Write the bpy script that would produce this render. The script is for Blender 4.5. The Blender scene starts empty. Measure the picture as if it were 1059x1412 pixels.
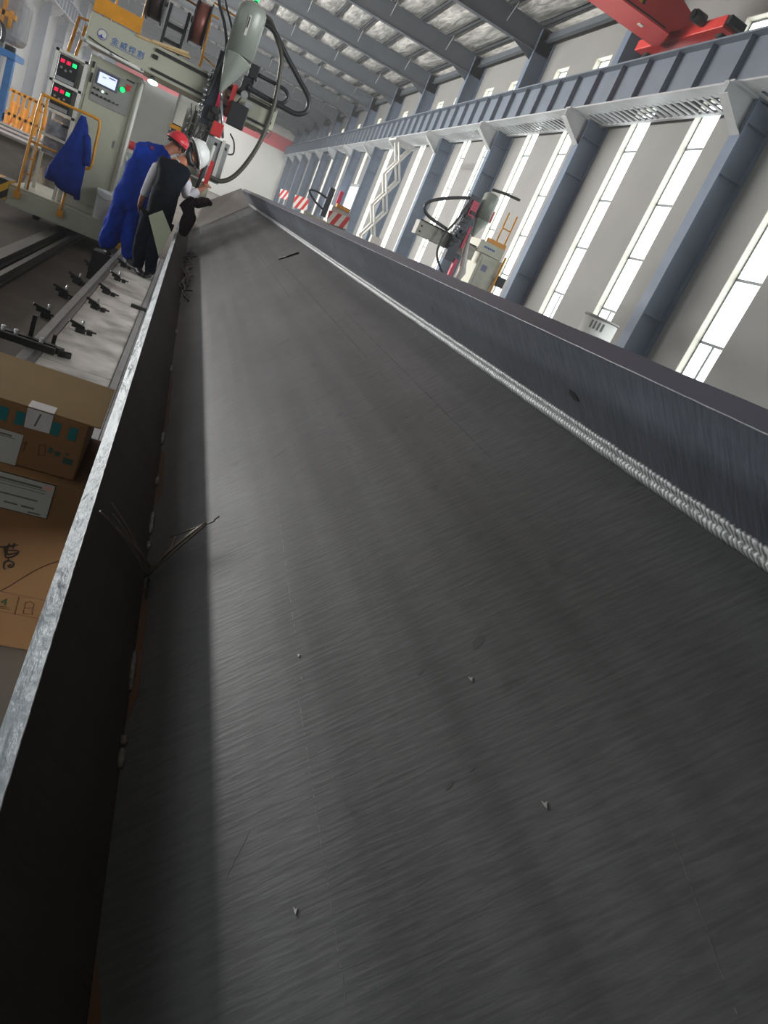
import bpy, bmesh, math, random
from mathutils import Vector, Matrix, noise
random.seed(7)
C = bpy.context.scene.collection
PI = math.pi
S2 = 2 ** -.5

# ------------------------------------------------------------------ helpers
def lin(c):
    return tuple((x / 12.92 if x <= .04045 else ((x + .055) / 1.055) ** 2.4) for x in [v / 255 for v in c])

MATS = {}
def mat(name, rgb, rough=.6, metal=0., var=.15, scale=6., bump=0., bscale=40., emit=0., stretch=(1, 1, 1), spec=.5, dirt=None, dirt_amt=.5):
    if name in MATS: return MATS[name]
    m = bpy.data.materials.new(name); m.use_nodes = True
    nt = m.node_tree; N = nt.nodes; L = nt.links
    b = N['Principled BSDF']
    b.inputs['Roughness'].default_value = rough; b.inputs['Metallic'].default_value = metal
    b.inputs['Specular IOR Level'].default_value = spec
    c = lin(rgb)
    tc = N.new('ShaderNodeTexCoord'); mp = N.new('ShaderNodeMapping'); mp.inputs['Scale'].default_value = stretch
    L.new(tc.outputs['Object'], mp.inputs['Vector'])
    n = N.new('ShaderNodeTexNoise'); n.inputs['Scale'].default_value = scale; n.inputs['Detail'].default_value = 6
    L.new(mp.outputs['Vector'], n.inputs['Vector'])
    r = N.new('ShaderNodeValToRGB')
    r.color_ramp.elements[0].position = .3; r.color_ramp.elements[1].position = .7
    r.color_ramp.elements[0].color = (*[x * (1 - var) for x in c], 1)
    r.color_ramp.elements[1].color = (*[min(1, x * (1 + var)) for x in c], 1)
    L.new(n.outputs['Fac'], r.inputs['Fac'])
    out = r.outputs['Color']
    if dirt:
        n2 = N.new('ShaderNodeTexNoise'); n2.inputs['Scale'].default_value = scale * .35; n2.inputs['Detail'].default_value = 8
        L.new(mp.outputs['Vector'], n2.inputs['Vector'])
        r2 = N.new('ShaderNodeValToRGB'); r2.color_ramp.elements[0].position = .5; r2.color_ramp.elements[1].position = .68
        r2.color_ramp.elements[1].color = (dirt_amt,) * 3 + (1,)
        L.new(n2.outputs['Fac'], r2.inputs['Fac'])
        mx = N.new('ShaderNodeMix'); mx.data_type = 'RGBA'
        L.new(r2.outputs['Color'], mx.inputs[0]); L.new(out, mx.inputs[6]); mx.inputs[7].default_value = (*lin(dirt), 1)
        out = mx.outputs[2]
    L.new(out, b.inputs['Base Color'])
    if bump:
        nb = N.new('ShaderNodeTexNoise'); nb.inputs['Scale'].default_value = bscale; nb.inputs['Detail'].default_value = 5
        L.new(mp.outputs['Vector'], nb.inputs['Vector'])
        bp = N.new('ShaderNodeBump'); bp.inputs['Strength'].default_value = bump; bp.inputs['Distance'].default_value = .02
        L.new(nb.outputs['Fac'], bp.inputs['Height']); L.new(bp.outputs['Normal'], b.inputs['Normal'])
    if emit:
        b.inputs['Emission Color'].default_value = (*c, 1); b.inputs['Emission Strength'].default_value = emit
    MATS[name] = m
    return m

def stripe_mat(name, ca, cb, freq, d=(1, 0, 1), rough=.5):
    if name in MATS: return MATS[name]
    m = bpy.data.materials.new(name); m.use_nodes = True
    nt = m.node_tree; N = nt.nodes; L = nt.links; b = N['Principled BSDF']; b.inputs['Roughness'].default_value = rough
    tc = N.new('ShaderNodeTexCoord')
    dt = N.new('ShaderNodeVectorMath'); dt.operation = 'DOT_PRODUCT'; dt.inputs[1].default_value = [x * freq for x in d]
    L.new(tc.outputs['Object'], dt.inputs[0])
    f = N.new('ShaderNodeMath'); f.operation = 'FRACT'; L.new(dt.outputs['Value'], f.inputs[0])
    g = N.new('ShaderNodeMath'); g.operation = 'GREATER_THAN'; g.inputs[1].default_value = .5; L.new(f.outputs[0], g.inputs[0])
    mx = N.new('ShaderNodeMix'); mx.data_type = 'RGBA'; L.new(g.outputs[0], mx.inputs[0])
    mx.inputs[6].default_value = (*lin(ca), 1); mx.inputs[7].default_value = (*lin(cb), 1)
    L.new(mx.outputs[2], b.inputs['Base Color'])
    MATS[name] = m
    return m

class MB:
    def __init__(s): s.bm = bmesh.new(); s.mi = 0
    def _tag(s, faces):
        for f in faces: f.material_index = s.mi
    def box(s, lo, hi, rot=None, piv=None):
        x0, y0, z0 = lo; x1, y1, z1 = hi
        co = [(x0,y0,z0),(x1,y0,z0),(x1,y1,z0),(x0,y1,z0),(x0,y0,z1),(x1,y0,z1),(x1,y1,z1),(x0,y1,z1)]
        co = [Vector(c) for c in co]
        if rot is not None:
            p = Vector(piv) if piv is not None else sum(co, Vector()) / 8
            co = [rot @ (c - p) + p for c in co]
        return s.hexa(co)
    def hexa(s, co):
        v = [s.bm.verts.new(c) for c in co]
        fs = [s.bm.faces.new([v[i] for i in q]) for q in ((3,2,1,0),(4,5,6,7),(0,1,5,4),(1,2,6,5),(2,3,7,6),(3,0,4,7))]
        s._tag(fs); return s
    def prism(s, poly, off):          # poly of 3D points extruded by off
        off = Vector(off); a = [s.bm.verts.new(p) for p in poly]; b = [s.bm.verts.new(Vector(p) + off) for p in poly]
        n = len(a); fs = [s.bm.faces.new(a[::-1]), s.bm.faces.new(b)]
        for i in range(n): fs.append(s.bm.faces.new((a[i], a[(i+1) % n], b[(i+1) % n], b[i])))
        s._tag(fs); return s
    def tube(s, path, r, n=10, closed_ends=True):
        path = [Vector(p) for p in path]; rs = r if isinstance(r, (list, tuple)) else [r] * len(path)
        rings = []; up = None
        for i, p in enumerate(path):
            t = (path[min(i+1, len(path)-1)] - path[max(i-1, 0)])
            if t.length < 1e-9: t = Vector((0, 0, 1))
            t.normalize()
            if up is None:
                up = Vector((0, 0, 1)) if abs(t.z) < .9 else Vector((1, 0, 0))
            a = t.cross(up).normalized(); up = a.cross(t).normalized()
            rings.append([s.bm.verts.new(p + (a * math.cos(2*PI*k/n) + up * math.sin(2*PI*k/n)) * rs[i]) for k in range(n)])
        fs = []
        for i in range(len(rings) - 1):
            for k in range(n):
                fs.append(s.bm.faces.new((rings[i][k], rings[i][(k+1) % n], rings[i+1][(k+1) % n], rings[i+1][k])))
        if closed_ends:
            fs.append(s.bm.faces.new(rings[0][::-1])); fs.append(s.bm.faces.new(rings[-1]))
        for f in fs: f.smooth = len(f.verts) == 4
        s._tag(fs); return s
    def cyl(s, a, b, r, n=16): return s.tube([a, b], r, n)
    def ball(s, c, r, seg=16, sc=(1, 1, 1), rot=None, cut=None):
        ret = bmesh.ops.create_uvsphere(s.bm, u_segments=seg, v_segments=seg // 2 + 2, radius=1)
        vs = ret['verts']
        if cut is not None:
            dead = [v for v in vs if v.co.z < cut]
            bmesh.ops.delete(s.bm, geom=dead, context='VERTS'); vs = [v for v in vs if v.is_valid]
        for v in vs:
            q = Vector((v.co.x * sc[0], v.co.y * sc[1], v.co.z * sc[2])) * r
            if rot is not None: q = rot @ q
            v.co = q + Vector(c)
        fs = set(f for v in vs for f in v.link_faces)
        for f in fs: f.smooth = True
        s._tag(fs); return s
    def build(s, name, m, parent=None, bevel=0., label=None, solid=0.):
        bmesh.ops.recalc_face_normals(s.bm, faces=s.bm.faces[:])
        if parent is not None:
            o0 = root_loc(parent)
            for v in s.bm.verts: v.co -= o0
        me = bpy.data.meshes.new(name); s.bm.to_mesh(me); s.bm.free()
        o = bpy.data.objects.new(name, me); C.objects.link(o)
        for q in (m if isinstance(m, (list, tuple)) else [m]): me.materials.append(q)
        if parent is not None: o.parent = parent
        if solid:
            md = o.modifiers.new('solid', 'SOLIDIFY'); md.thickness = solid; md.offset = 0
        if bevel:
            md = o.modifiers.new('bevel', 'BEVEL'); md.width = bevel; md.segments = 2; md.limit_method = 'ANGLE'
        if label: o['label'] = label
        return o

def root_loc(o):
    while o.parent: o = o.parent
    return o.location.copy()

def tag(o, label, cat, group=None, kind=None):
    o['label'] = label; o['category'] = cat
    if group: o['group'] = group
    if kind: o['kind'] = kind
    return o
def thing(name, loc, label, cat, group=None):
    o = bpy.data.objects.new(name, None); C.objects.link(o); o.location = loc; o.empty_display_size = .1
    return tag(o, label, cat, group)
def struct(o): o['kind'] = 'structure'; return o
def copy_tree(o, parent=None):
    c = o.copy(); C.objects.link(c)
    if parent is not None: c.parent = parent
    for ch in list(o.children): copy_tree(ch, c)
    return c
def curve_pts(pts, n=8):              # Catmull-Rom through points
    P = [Vector(p) for p in pts]; P = [P[0] * 2 - P[1]] + P + [P[-1] * 2 - P[-2]]; out = []
    for i in range(1, len(P) - 2):
        for k in range(n):
            t = k / n; a, b, c, d = P[i-1:i+3]
            out.append(.5 * ((2*b) + (c - a) * t + (2*a - 5*b + 4*c - d) * t*t + (3*b - a - 3*c + d) * t**3))
    out.append(P[-2]); return out
def text_mesh(body, size, name, m, parent, loc, depth=.001, align='LEFT', sp=1.):
    cu = bpy.data.curves.new(name, 'FONT'); cu.body = body; cu.size = size; cu.extrude = depth; cu.align_x = align; cu.space_character = sp
    t = bpy.data.objects.new(name, cu); C.objects.link(t)
    dg = bpy.context.evaluated_depsgraph_get(); me = bpy.data.meshes.new_from_object(t.evaluated_get(dg))
    bpy.data.objects.remove(t); bpy.data.curves.remove(cu)
    me.transform(Matrix.Rotation(PI / 2, 4, 'X')); me.transform(Matrix.Translation(Vector(loc) - root_loc(parent)))
    me.materials.clear(); me.materials.append(m)
    o = bpy.data.objects.new(name, me); C.objects.link(o); o.parent = parent
    return o
def skin(name, verts, edges, m, parent, sub=2, root=0, fold=0.):
    me = bpy.data.meshes.new(name); o0 = root_loc(parent)
    me.from_pydata([Vector(v[0]) - o0 for v in verts], edges, [])
    o = bpy.data.objects.new(name, me); C.objects.link(o)
    md = o.modifiers.new('skin', 'SKIN'); md.use_smooth_shade = True
    for i, v in enumerate(verts):
        r = v[1] if isinstance(v[1], tuple) else (v[1], v[1])
        o.data.skin_vertices[0].data[i].radius = r
        o.data.skin_vertices[0].data[i].use_root = (i == root)
    if sub:
        sb = o.modifiers.new('sub', 'SUBSURF'); sb.levels = sub; sb.render_levels = sub
    bpy.context.view_layer.update()
    dg = bpy.context.evaluated_depsgraph_get(); me2 = bpy.data.meshes.new_from_object(o.evaluated_get(dg))
    o.modifiers.clear(); o.data = me2; me2.materials.clear(); me2.materials.append(m)
    for p in me2.polygons: p.use_smooth = True
    if fold:
        for v in me2.vertices:
            q = v.co; d = noise.noise(Vector((q.x * 9, q.y * 9, q.z * 5 + q.x * 6))) + .6 * noise.noise(Vector((q.x * 19, q.y * 17, q.z * 11 - q.x * 13)))
            v.co = q + v.normal * d * fold
        me2.update()
    o.parent = parent
    return o

# ------------------------------------------------------------------ materials
M_floor = mat('floor concrete', (80, 71, 61), .75, var=.3, scale=1.2, dirt=(58, 44, 34), dirt_amt=.8, bump=.2, bscale=8)
M_wall = mat('wall panel', (142, 141, 137), .7, var=.05, scale=.8)
M_white = mat('white wall', (214, 212, 203), .7, var=.04, scale=.5)
M_steelblue = mat('blue grey paint', (110, 124, 142), .5, var=.08, scale=2)
M_raft = mat('rafter grey paint', (88, 94, 100), .55, var=.08, scale=2)
M_run = mat('runway paint', (112, 121, 132), .5, var=.08, scale=2)
M_lgrey = mat('light grey paint', (178, 180, 180), .5, var=.08, scale=3)
M_reveal = mat('cream reveal', (205, 202, 186), .6, var=.05)
M_frame = mat('window frame grey', (136, 142, 140), .5, var=.05)
M_pane = mat('bright window pane', (244, 250, 255), .2, var=.0, emit=3.6)
M_beige = mat('machine beige', (176, 176, 156), .45, var=.05, scale=2)
M_beige2 = mat('machine panel grey', (138, 137, 132), .5, var=.04)
M_yellow = mat('safety yellow', (208, 140, 24), .45, var=.1, scale=8)
M_black = mat('black plastic', (22, 23, 25), .45, var=.2)
M_dark = mat('dark iron', (44, 43, 42), .5, .4, var=.3, scale=15)
M_navy = mat('navy slide', (28, 36, 52), .45, var=.1)
M_rubber = mat('black rubber hose', (38, 39, 40), .4, var=.1)
M_hose = mat('olive rubber hose', (66, 64, 54), .45, var=.1)
M_red = mat('red paint', (196, 46, 46), .45, var=.1)
M_pink = mat('magenta red bar', (206, 44, 78), .45, var=.08)
M_crane = mat('crane red', (214, 62, 54), .4, var=.06, scale=1)
M_hopper = mat('hopper grey green', (150, 156, 146), .35, .1, var=.05)
M_chrome = mat('bright steel', (180, 182, 182), .3, .8, var=.1)
M_sheet = mat('sheet steel', (150, 152, 150), .4, .2, var=.08)
M_screen = mat('lit screen', (196, 206, 250), .3, var=0, emit=1.0)
M_green = mat('green lamp', (20, 230, 110), .3, var=0, emit=1.6)
M_redlamp = mat('red lamp', (220, 30, 70), .3, var=0, emit=.8)
M_lampw = mat('white lamp glass', (225, 255, 240), .3, var=0, emit=2.0)
M_copper = mat('copper wire', (134, 78, 66), .4, .3, var=.15, scale=30, stretch=(8, 1, 1))
M_darkreel = mat('dark reel winding', (52, 38, 34), .5, .2, var=.2, scale=30)
M_wood = mat('pale plank', (196, 164, 112), .7, var=.15, scale=10, stretch=(1, 6, 6))
M_blue = mat('royal blue cloth', (14, 58, 166), .85, var=.18, scale=9, bump=.4, bscale=14, spec=.12)
M_blue2 = mat('dark blue cloth', (16, 46, 128), .85, var=.2, scale=8, bump=.4, bscale=14, spec=.12)
M_vest = mat('navy black vest', (9, 16, 26), .85, var=.2, scale=8, bump=.3, bscale=16, spec=.12)
M_trous = mat('dark navy trousers', (18, 24, 40), .85, var=.2, scale=8, bump=.3, bscale=16, spec=.12)
M_sleeve = mat('white sleeve', (228, 224, 230), .85, var=.04, scale=9, bump=.3, bscale=18)
M_skin = mat('skin', (176, 112, 84), .55, var=.06)
M_helm = mat('white helmet', (226, 226, 222), .3, var=.02)
M_rhelm = mat('red helmet', (206, 44, 56), .3, var=.03)
M_shoe = mat('black shoe', (24, 22, 24), .5, var=.2)
M_glove = mat('dark brown glove', (48, 30, 34), .7, var=.2, spec=.12)
M_bframe = mat('blue frame paint', (76, 140, 210), .45, var=.08)
M_plat = mat('dusty pale plate', (228, 221, 213), .75, var=.1, scale=7, bump=.25, bscale=12, dirt=(128, 122, 118), dirt_amt=.7)
M_platb = mat('platform border', (150, 148, 146), .6, .1, var=.12, scale=10)
M_card = mat('cardboard', (138, 100, 62), .8, var=.07, scale=5, dirt=(120, 84, 50), dirt_amt=.5)
M_card_lit = mat('lit cardboard flap', (150, 121, 70), .8, var=.07, scale=5, dirt=(130, 96, 54), dirt_amt=.5)  # lighter cardboard, puts the light on the upturned face into the colour
M_paper = mat('white paper', (186, 186, 181), .7, var=.03)
M_ink = mat('black ink', (34, 26, 22), .8, var=0)
M_grey = mat('grey print', (110, 108, 104), .8, var=0)
M_teal = mat('teal print', (28, 112, 116), .8, var=.05)
M_tape = mat('clear tape', (208, 204, 204), .3, var=.06, scale=30)
M_tblue = mat('blue lettering', (36, 92, 168), .5, var=0)
M_pink2 = mat('pink print', (222, 166, 160), .8, var=0)
M_rail = mat('worn rail steel', (98, 93, 88), .4, .3, var=.2, scale=10)
M_palegreen = mat('pale green sheet', (150, 172, 164), .5, var=.05)
M_panelg = mat('sage green panel', (212, 219, 190), .55, var=.04)
M_bucket = mat('white bucket', (242, 243, 242), .45, var=.03)
M_concrete = mat('pale steel plate', (170, 162, 154), .7, var=.12, scale=3, stretch=(1, 4, 4))
M_cand = mat('off white machine', (206, 204, 196), .5, var=.04)
M_yb = stripe_mat('yellow black stripes', (206, 156, 30), (28, 28, 28), 4.6, (1, 0, -1.0))
M_ybv = stripe_mat('yellow black bars', (222, 150, 30), (30, 30, 30), 5.5, (1, 0, .0))
M_rw = stripe_mat('red white stripes', (206, 44, 44), (226, 222, 214), 3.4, (1, 0, -.35))

# dark mill-scale steel of the big beam -----------------------------------
def steel_mat(name, base, rough, streak=True, blue=0.):
    m = bpy.data.materials.new(name); m.use_nodes = True
    nt = m.node_tree; N = nt.nodes; L = nt.links; b = N['Principled BSDF']
    tc = N.new('ShaderNodeTexCoord')
    rt = N.new('ShaderNodeMapping'); rt.vector_type = 'POINT'; rt.inputs['Rotation'].default_value = (0, PI/4, 0)   # into the plate's own frame
    L.new(tc.outputs['Object'], rt.inputs['Vector'])
    def noise_n(sc, scale, det=6, dist=0., rot=0.):
        mp = N.new('ShaderNodeMapping'); mp.inputs['Scale'].default_value = sc; mp.inputs['Rotation'].default_value = (0, 0, rot)
        L.new(rt.outputs['Vector'], mp.inputs['Vector'])
        n = N.new('ShaderNodeTexNoise'); n.inputs['Scale'].default_value = scale; n.inputs['Detail'].default_value = det; n.inputs['Distortion'].default_value = dist
        L.new(mp.outputs['Vector'], n.inputs['Vector']); return n.outputs['Fac']
    def ramp(src, p0, c0, p1, c1):
        r = N.new('ShaderNodeValToRGB'); r.color_ramp.elements[0].position = p0; r.color_ramp.elements[1].position = p1
        r.color_ramp.elements[0].color = (*c0, 1); r.color_ramp.elements[1].color = (*c1, 1)
        L.new(src, r.inputs['Fac']); return r.outputs['Color']
    def mul(a, bb, f=1.):
        x = N.new('ShaderNodeMix'); x.data_type = 'RGBA'; x.blend_type = 'MULTIPLY'; x.inputs[0].default_value = f
        L.new(a, x.inputs[6]); L.new(bb, x.inputs[7]); return x.outputs[2]
    c = lin(base)
    col = ramp(noise_n((1, 1, 1), 1.6), .3, [x * .8 for x in c], .7, [x * 1.2 for x in c])
    col = mul(col, ramp(noise_n((6, .18, 6), 1.0, 4), .38, (.62,) * 3, .60, (1.1,) * 3))      # long bands along the rolling direction
    brush = noise_n((5, 40, 5), 3.0, 5, .4, .35)
    col = mul(col, ramp(brush, .35, (.72,) * 3, .65, (1.25,) * 3), .6)
    spots = noise_n((1, .8, 1), 9.0, 3)
    col = mul(col, ramp(spots, .66, (1, 1, 1), .74, (.55, .55, .55)), .8)
    L.new(col, b.inputs['Base Color'])
    b.inputs['Metallic'].default_value = .2
    rr = N.new('ShaderNodeMapRange'); rr.inputs[3].default_value = rough - .08; rr.inputs[4].default_value = rough + .1
    L.new(noise_n((2, .5, 2), 3.0), rr.inputs[0]); L.new(rr.outputs[0], b.inputs['Roughness'])
    bp = N.new('ShaderNodeBump'); bp.inputs['Strength'].default_value = .10; bp.inputs['Distance'].default_value = .01
    L.new(brush, bp.inputs['Height']); L.new(bp.outputs['Normal'], b.inputs['Normal'])
    MATS[name] = m; return m
M_web = steel_mat('mill scale plate', (86, 86, 86), .54)
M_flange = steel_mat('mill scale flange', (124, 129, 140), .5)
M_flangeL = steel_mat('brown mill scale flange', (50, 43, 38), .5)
M_endp = mat('dusty end plate', (168, 164, 158), .65, .1, var=.08, scale=5)
M_edge = mat('flame cut bright edge', (158, 168, 173), .5, .15, var=.2, scale=16, bump=.7, bscale=30, stretch=(1, .4, 1), dirt=(110, 114, 122), dirt_amt=.7)
M_edge2 = mat('oxidised flange edge', (96, 96, 108), .5, .3, var=.14, scale=7, stretch=(1, .3, 1), dirt=(84, 72, 78), dirt_amt=.7)
M_tack = mat('tack weld bead', (74, 69, 64), .5, .4, var=.25, scale=40, bump=.4, bscale=60)
M_rust = mat('primer brown joint', (86, 54, 30), .7, var=.2, scale=8)
def weld_mat():
    m = bpy.data.materials.new('weld bead'); m.use_nodes = True
    nt = m.node_tree; N = nt.nodes; L = nt.links; b = N['Principled BSDF']
    b.inputs['Metallic'].default_value = .3; b.inputs['Roughness'].default_value = .5
    tc = N.new('ShaderNodeTexCoord'); mp = N.new('ShaderNodeMapping'); mp.inputs['Scale'].default_value = (1, 1, 1); mp.inputs['Rotation'].default_value = (.6, 0, 1.0); L.new(tc.outputs['Object'], mp.inputs['Vector'])
    w = N.new('ShaderNodeTexWave'); w.bands_direction = 'Y'; w.inputs['Scale'].default_value = 60; w.inputs['Distortion'].default_value = 5; w.inputs['Detail'].default_value = 3; w.inputs['Detail Scale'].default_value = 1.2
    L.new(mp.outputs['Vector'], w.inputs['Vector'])
    r = N.new('ShaderNodeValToRGB'); r.color_ramp.elements[0].position = .15; r.color_ramp.elements[1].position = .8
    r.color_ramp.elements[0].color = (*lin((112, 114, 114)), 1); r.color_ramp.elements[1].color = (*lin((188, 190, 190)), 1)
    L.new(w.outputs['Fac'], r.inputs['Fac']); L.new(r.outputs['Color'], b.inputs['Base Color'])
    bp = N.new('ShaderNodeBump'); bp.inputs['Strength'].default_value = .3; bp.inputs['Distance'].default_value = .002
    L.new(w.outputs['Fac'], bp.inputs['Height']); L.new(bp.outputs['Normal'], b.inputs['Normal'])
    return m
M_weld = weld_mat()

# foil insulation under the roof
def foil_mat():
    m = bpy.data.materials.new('roof foil'); m.use_nodes = True
    nt = m.node_tree; N = nt.nodes; L = nt.links; b = N['Principled BSDF']
    b.inputs['Metallic'].default_value = .2; b.inputs['Roughness'].default_value = .4
    tc = N.new('ShaderNodeTexCoord'); mp = N.new('ShaderNodeMapping'); mp.inputs['Scale'].default_value = (3.2, .55, 1); L.new(tc.outputs['Object'], mp.inputs['Vector'])
    n = N.new('ShaderNodeTexNoise'); n.inputs['Scale'].default_value = 1.6; n.inputs['Detail'].default_value = 6; n.inputs['Distortion'].default_value = .6; L.new(mp.outputs['Vector'], n.inputs['Vector'])
    r = N.new('ShaderNodeValToRGB'); r.color_ramp.elements[0].position = .32; r.color_ramp.elements[1].position = .66
    r.color_ramp.elements[0].color = (*lin((150, 150, 146)), 1); r.color_ramp.elements[1].color = (*lin((238, 236, 228)), 1)
    L.new(n.outputs['Fac'], r.inputs['Fac']); L.new(r.outputs['Color'], b.inputs['Base Color'])
    bp = N.new('ShaderNodeBump'); bp.inputs['Strength'].default_value = .6; bp.inputs['Distance'].default_value = .12
    L.new(n.outputs['Fac'], bp.inputs['Height']); L.new(bp.outputs['Normal'], b.inputs['Normal'])
    return m
M_foil = foil_mat()

# ------------------------------------------------------------------ hall
ZF = -1.7                                # floor level (eye level is z = 0)
Y0, Y1 = -13.3, 95.0
BAY = 6.74
XR, XL = 10.1, -12.4
cols = [.12 + BAY * k for k in range(-1, 15)]
struct(MB().box((XL - .4, Y0 - .4, ZF - .3), (XR + .4, Y1 + .4, ZF)).build('floor', M_floor))
struct(MB().box((XL - .4, Y1, ZF), (XR + .4, Y1 + .4, 10)).build('wall_back', M_white))
struct(MB().box((XL - .4, Y0 - .4, ZF), (XR + .4, Y0, 10)).build('wall_front', M_wall))

# painted band across the end wall, with slanted marks
bd = MB().box((XL + .1, Y1 - .04, 6.0), (XR - .1, Y1, 7.5)).build('trim_1', mat('band red', (206, 62, 66), .6, var=.04)); struct(bd)
sm = MB()
for k in range(5): sm.prism([(5.1 + k * .32, Y1 - .05, 6.5), (5.2 + k * .32, Y1 - .05, 6.5), (5.5 + k * .32, Y1 - .05, 7.2), (5.4 + k * .32, Y1 - .05, 7.2)], (0, .01, 0))
sm.build('painted_marks', M_dark, bd)

# windows: list of (y0, y1, z0, z1) per bay; wall solids in between
WT = .32
openR = []
for k in range(-2, 14):
    yb = .12 + BAY * k
    for off in (1.95, 4.7):
        y = yb + off
        if y > Y0 + .5 and y + 1 < Y1: openR.append((y, y + .95))
openR.sort()
Z0W, Z1W, ZQ0, ZQ1 = -.25, 6.15, 7.42, 7.95
def wall_with_openings(name, xa, xb, opens):
    w = MB(); prev = Y0
    for (a, b_) in opens:
        w.box((xa, prev, ZF), (xb, a, 9.6))
        w.box((xa, a, ZF), (xb, b_, Z0W)); w.box((xa, a, Z1W), (xb, b_, ZQ0)); w.box((xa, a, ZQ1), (xb, b_, 9.6))
        prev = b_
    w.box((xa, prev, ZF), (xb, Y1, 9.6))
    return struct(w.build(name, M_wall))
wall_with_openings('wall_right', XR, XR + WT, openR)
openL = [o for o in openR if o[0] < 40]
wall_with_openings('wall_left', XL - WT, XL, openL)

wn = [0]
def make_window(side, y0, y1, z0, z1, tall):
    wn[0] += 1
    root = bpy.data.objects.new('window_%d' % wn[0], None); C.objects.link(root)
    xin = XR if side > 0 else XL; root.location = (xin, y0, z0); struct(root)
    xa = xin + side * .16; xb = xin + side * .2
    r = MB(); lo, hi = min(xin, xin + side * (WT - .01)), max(xin, xin + side * (WT - .01))
    for a, b_ in (((lo, y0, z0), (hi, y0 + .02, z1)), ((lo, y1 - .02, z0), (hi, y1, z1)), ((lo, y0, z1 - .02), (hi, y1, z1)), ((lo, y0, z0), (hi, y1, z0 + .02))): r.box(a, b_)
    r.build('window_reveal', M_reveal, root)
    f = MB(); xa, xb = min(xa, xb), max(xa, xb); w = .035
    f.box((xa, y0 + .02, z0 + .02), (xb, y0 + .02 + w, z1 - .02)).box((xa, y1 - .02 - w, z0 + .02), (xb, y1 - .02, z1 - .02))
    f.box((xa, y0, z1 - .06), (xb, y1, z1 - .02)).box((xa, y0, z0 + .02), (xb, y1, z0 + .06))
    if tall:
        for k in range(1, 5): f.box((xa, y0, z0 + 1.33 * k), (xb, y1, z0 + 1.33 * k + .06))
        ym = (y0 + y1) / 2; f.box((xa, ym - .03, z0), (xb, ym + .03, z0 + 1.33))
    f.build('window_frame', M_frame, root)
    px = (xa + xb) / 2
    MB().box((px - .005, y0 + .03, z0 + .03), (px + .005, y1 - .03, z1 - .03)).build('window_pane', M_pane, root)
    return root
W_tall = W_sq = None
for side in (1, -1):
    pt = ps = None
    for (a, b_) in (openR if side > 0 else openL):
        for tall in (True, False):
            z0, z1 = (Z0W, Z1W) if tall else (ZQ0, ZQ1)
            proto = pt if tall else ps
            if proto is None:
                w = make_window(side, a, b_, z0, z1, tall)
                if tall: pt = w
                else: ps = w
            else:
                wn[0] += 1; w = copy_tree(proto); w.name = 'window_%d' % wn[0]; w.location = (proto.location.x, a, z0)

# columns: H-sections with a corbel below the runway beam (web across the hall)
def make_column(side, y, full=True):
    xi = 9.44 if side > 0 else -11.74; xo = XR - .01 if side > 0 else XL + .01
    m = MB(); lo, hi = min(xi, xo), max(xi, xo)
    m.box((lo, y + .13, ZF), (hi, y + .15, 9.1))                     # web
    m.box((xi - .012, y - .02, ZF), (xi + .012, y + .3, 9.1)); m.box((xo - .012 * 2 if side > 0 else xo, y - .02, ZF), (xo if side > 0 else xo + .024, y + .3, 9.1))
    for z in (1.2, 4.2, 5.2): m.box((lo, y - .01, z), (hi, y + .29, z + .015))
    o = struct(m.build('column', M_steelblue)); o['label'] = 'blue grey steel column standing against the side wall'
    c = MB(); s = side; x1 = xi - s * .02; x2 = xi - s * .72
    c.prism([(x1, y + .12, 5.66), (x2, y + .12, 5.66), (x2, y + .12, 5.42), (x1, y + .12, 4.95)], (0, .03, 0))
    c.box((min(x1, x2), y, 5.62), (max(x1, x2), y + .28, 5.66))
    c.prism([(x1, y, 4.93), (x2, y, 5.40), (x2, y, 5.42), (x1, y, 4.95)], (0, .28, 0))
    c.build('corbel', M_lgrey, o)
    return o
for side in (1, -1):
    for y in cols: make_column(side, y)

# runway beams with stiffener ribs, rail and lateral bracing under the walkway
def runway(side):
    xc = 9.0 if side > 0 else -11.3
    m = MB()
    m.box((xc - .012, Y0 + .02, 5.68), (xc + .012, Y1 - .02, 6.6)); m.box((xc - .2, Y0 + .02, 6.6), (xc + .2, Y1 - .02, 6.64))
    o = struct(m.build('runway_beam', M_run)); o['label'] = 'long crane runway beam on the %s side wall columns' % ('right' if side > 0 else 'left')
    r = MB(); y = Y0 + .4
    while y < Y1:
        r.box((xc - .15, y, 5.72), (xc + .15, y + .014, 6.6)); y += 1.17
    r.build('stiffener', M_run, o)['kind'] = 'stuff'
    MB().box((xc - .16, Y0 + .02, 5.66), (xc + .16, Y1 - .02, 5.70)).build('bottom_flange', M_lgrey, o)
    MB().box((xc - .035, Y0 + .02, 6.64), (xc + .035, Y1 - .02, 6.74)).build('crane_rail', M_dark, o)
    b = MB(); xw = (xc + .16, XR - .25) if side > 0 else (XL + .25, xc - .16)
    xo = xw[1] if side > 0 else xw[0]
    b.box((xo - .05, Y0 + .02, 5.64), (xo + .05, Y1 - .02, 5.72))
    b.box((xw[0], Y0 + .02, 5.66), (xw[0] + .1, Y1 - .02, 5.69))
    b.build('walkway_channel', M_lgrey, o)
    g = MB(); y = Y0 + .3
    while y < 60:
        g.box((xw[0], y, 5.65), (xw[1], y + .1, 5.68)); y += .27
    g.build('walkway_grating', M_lgrey, o)['kind'] = 'stuff'
    return o
runway(1); runway(-1)

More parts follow.
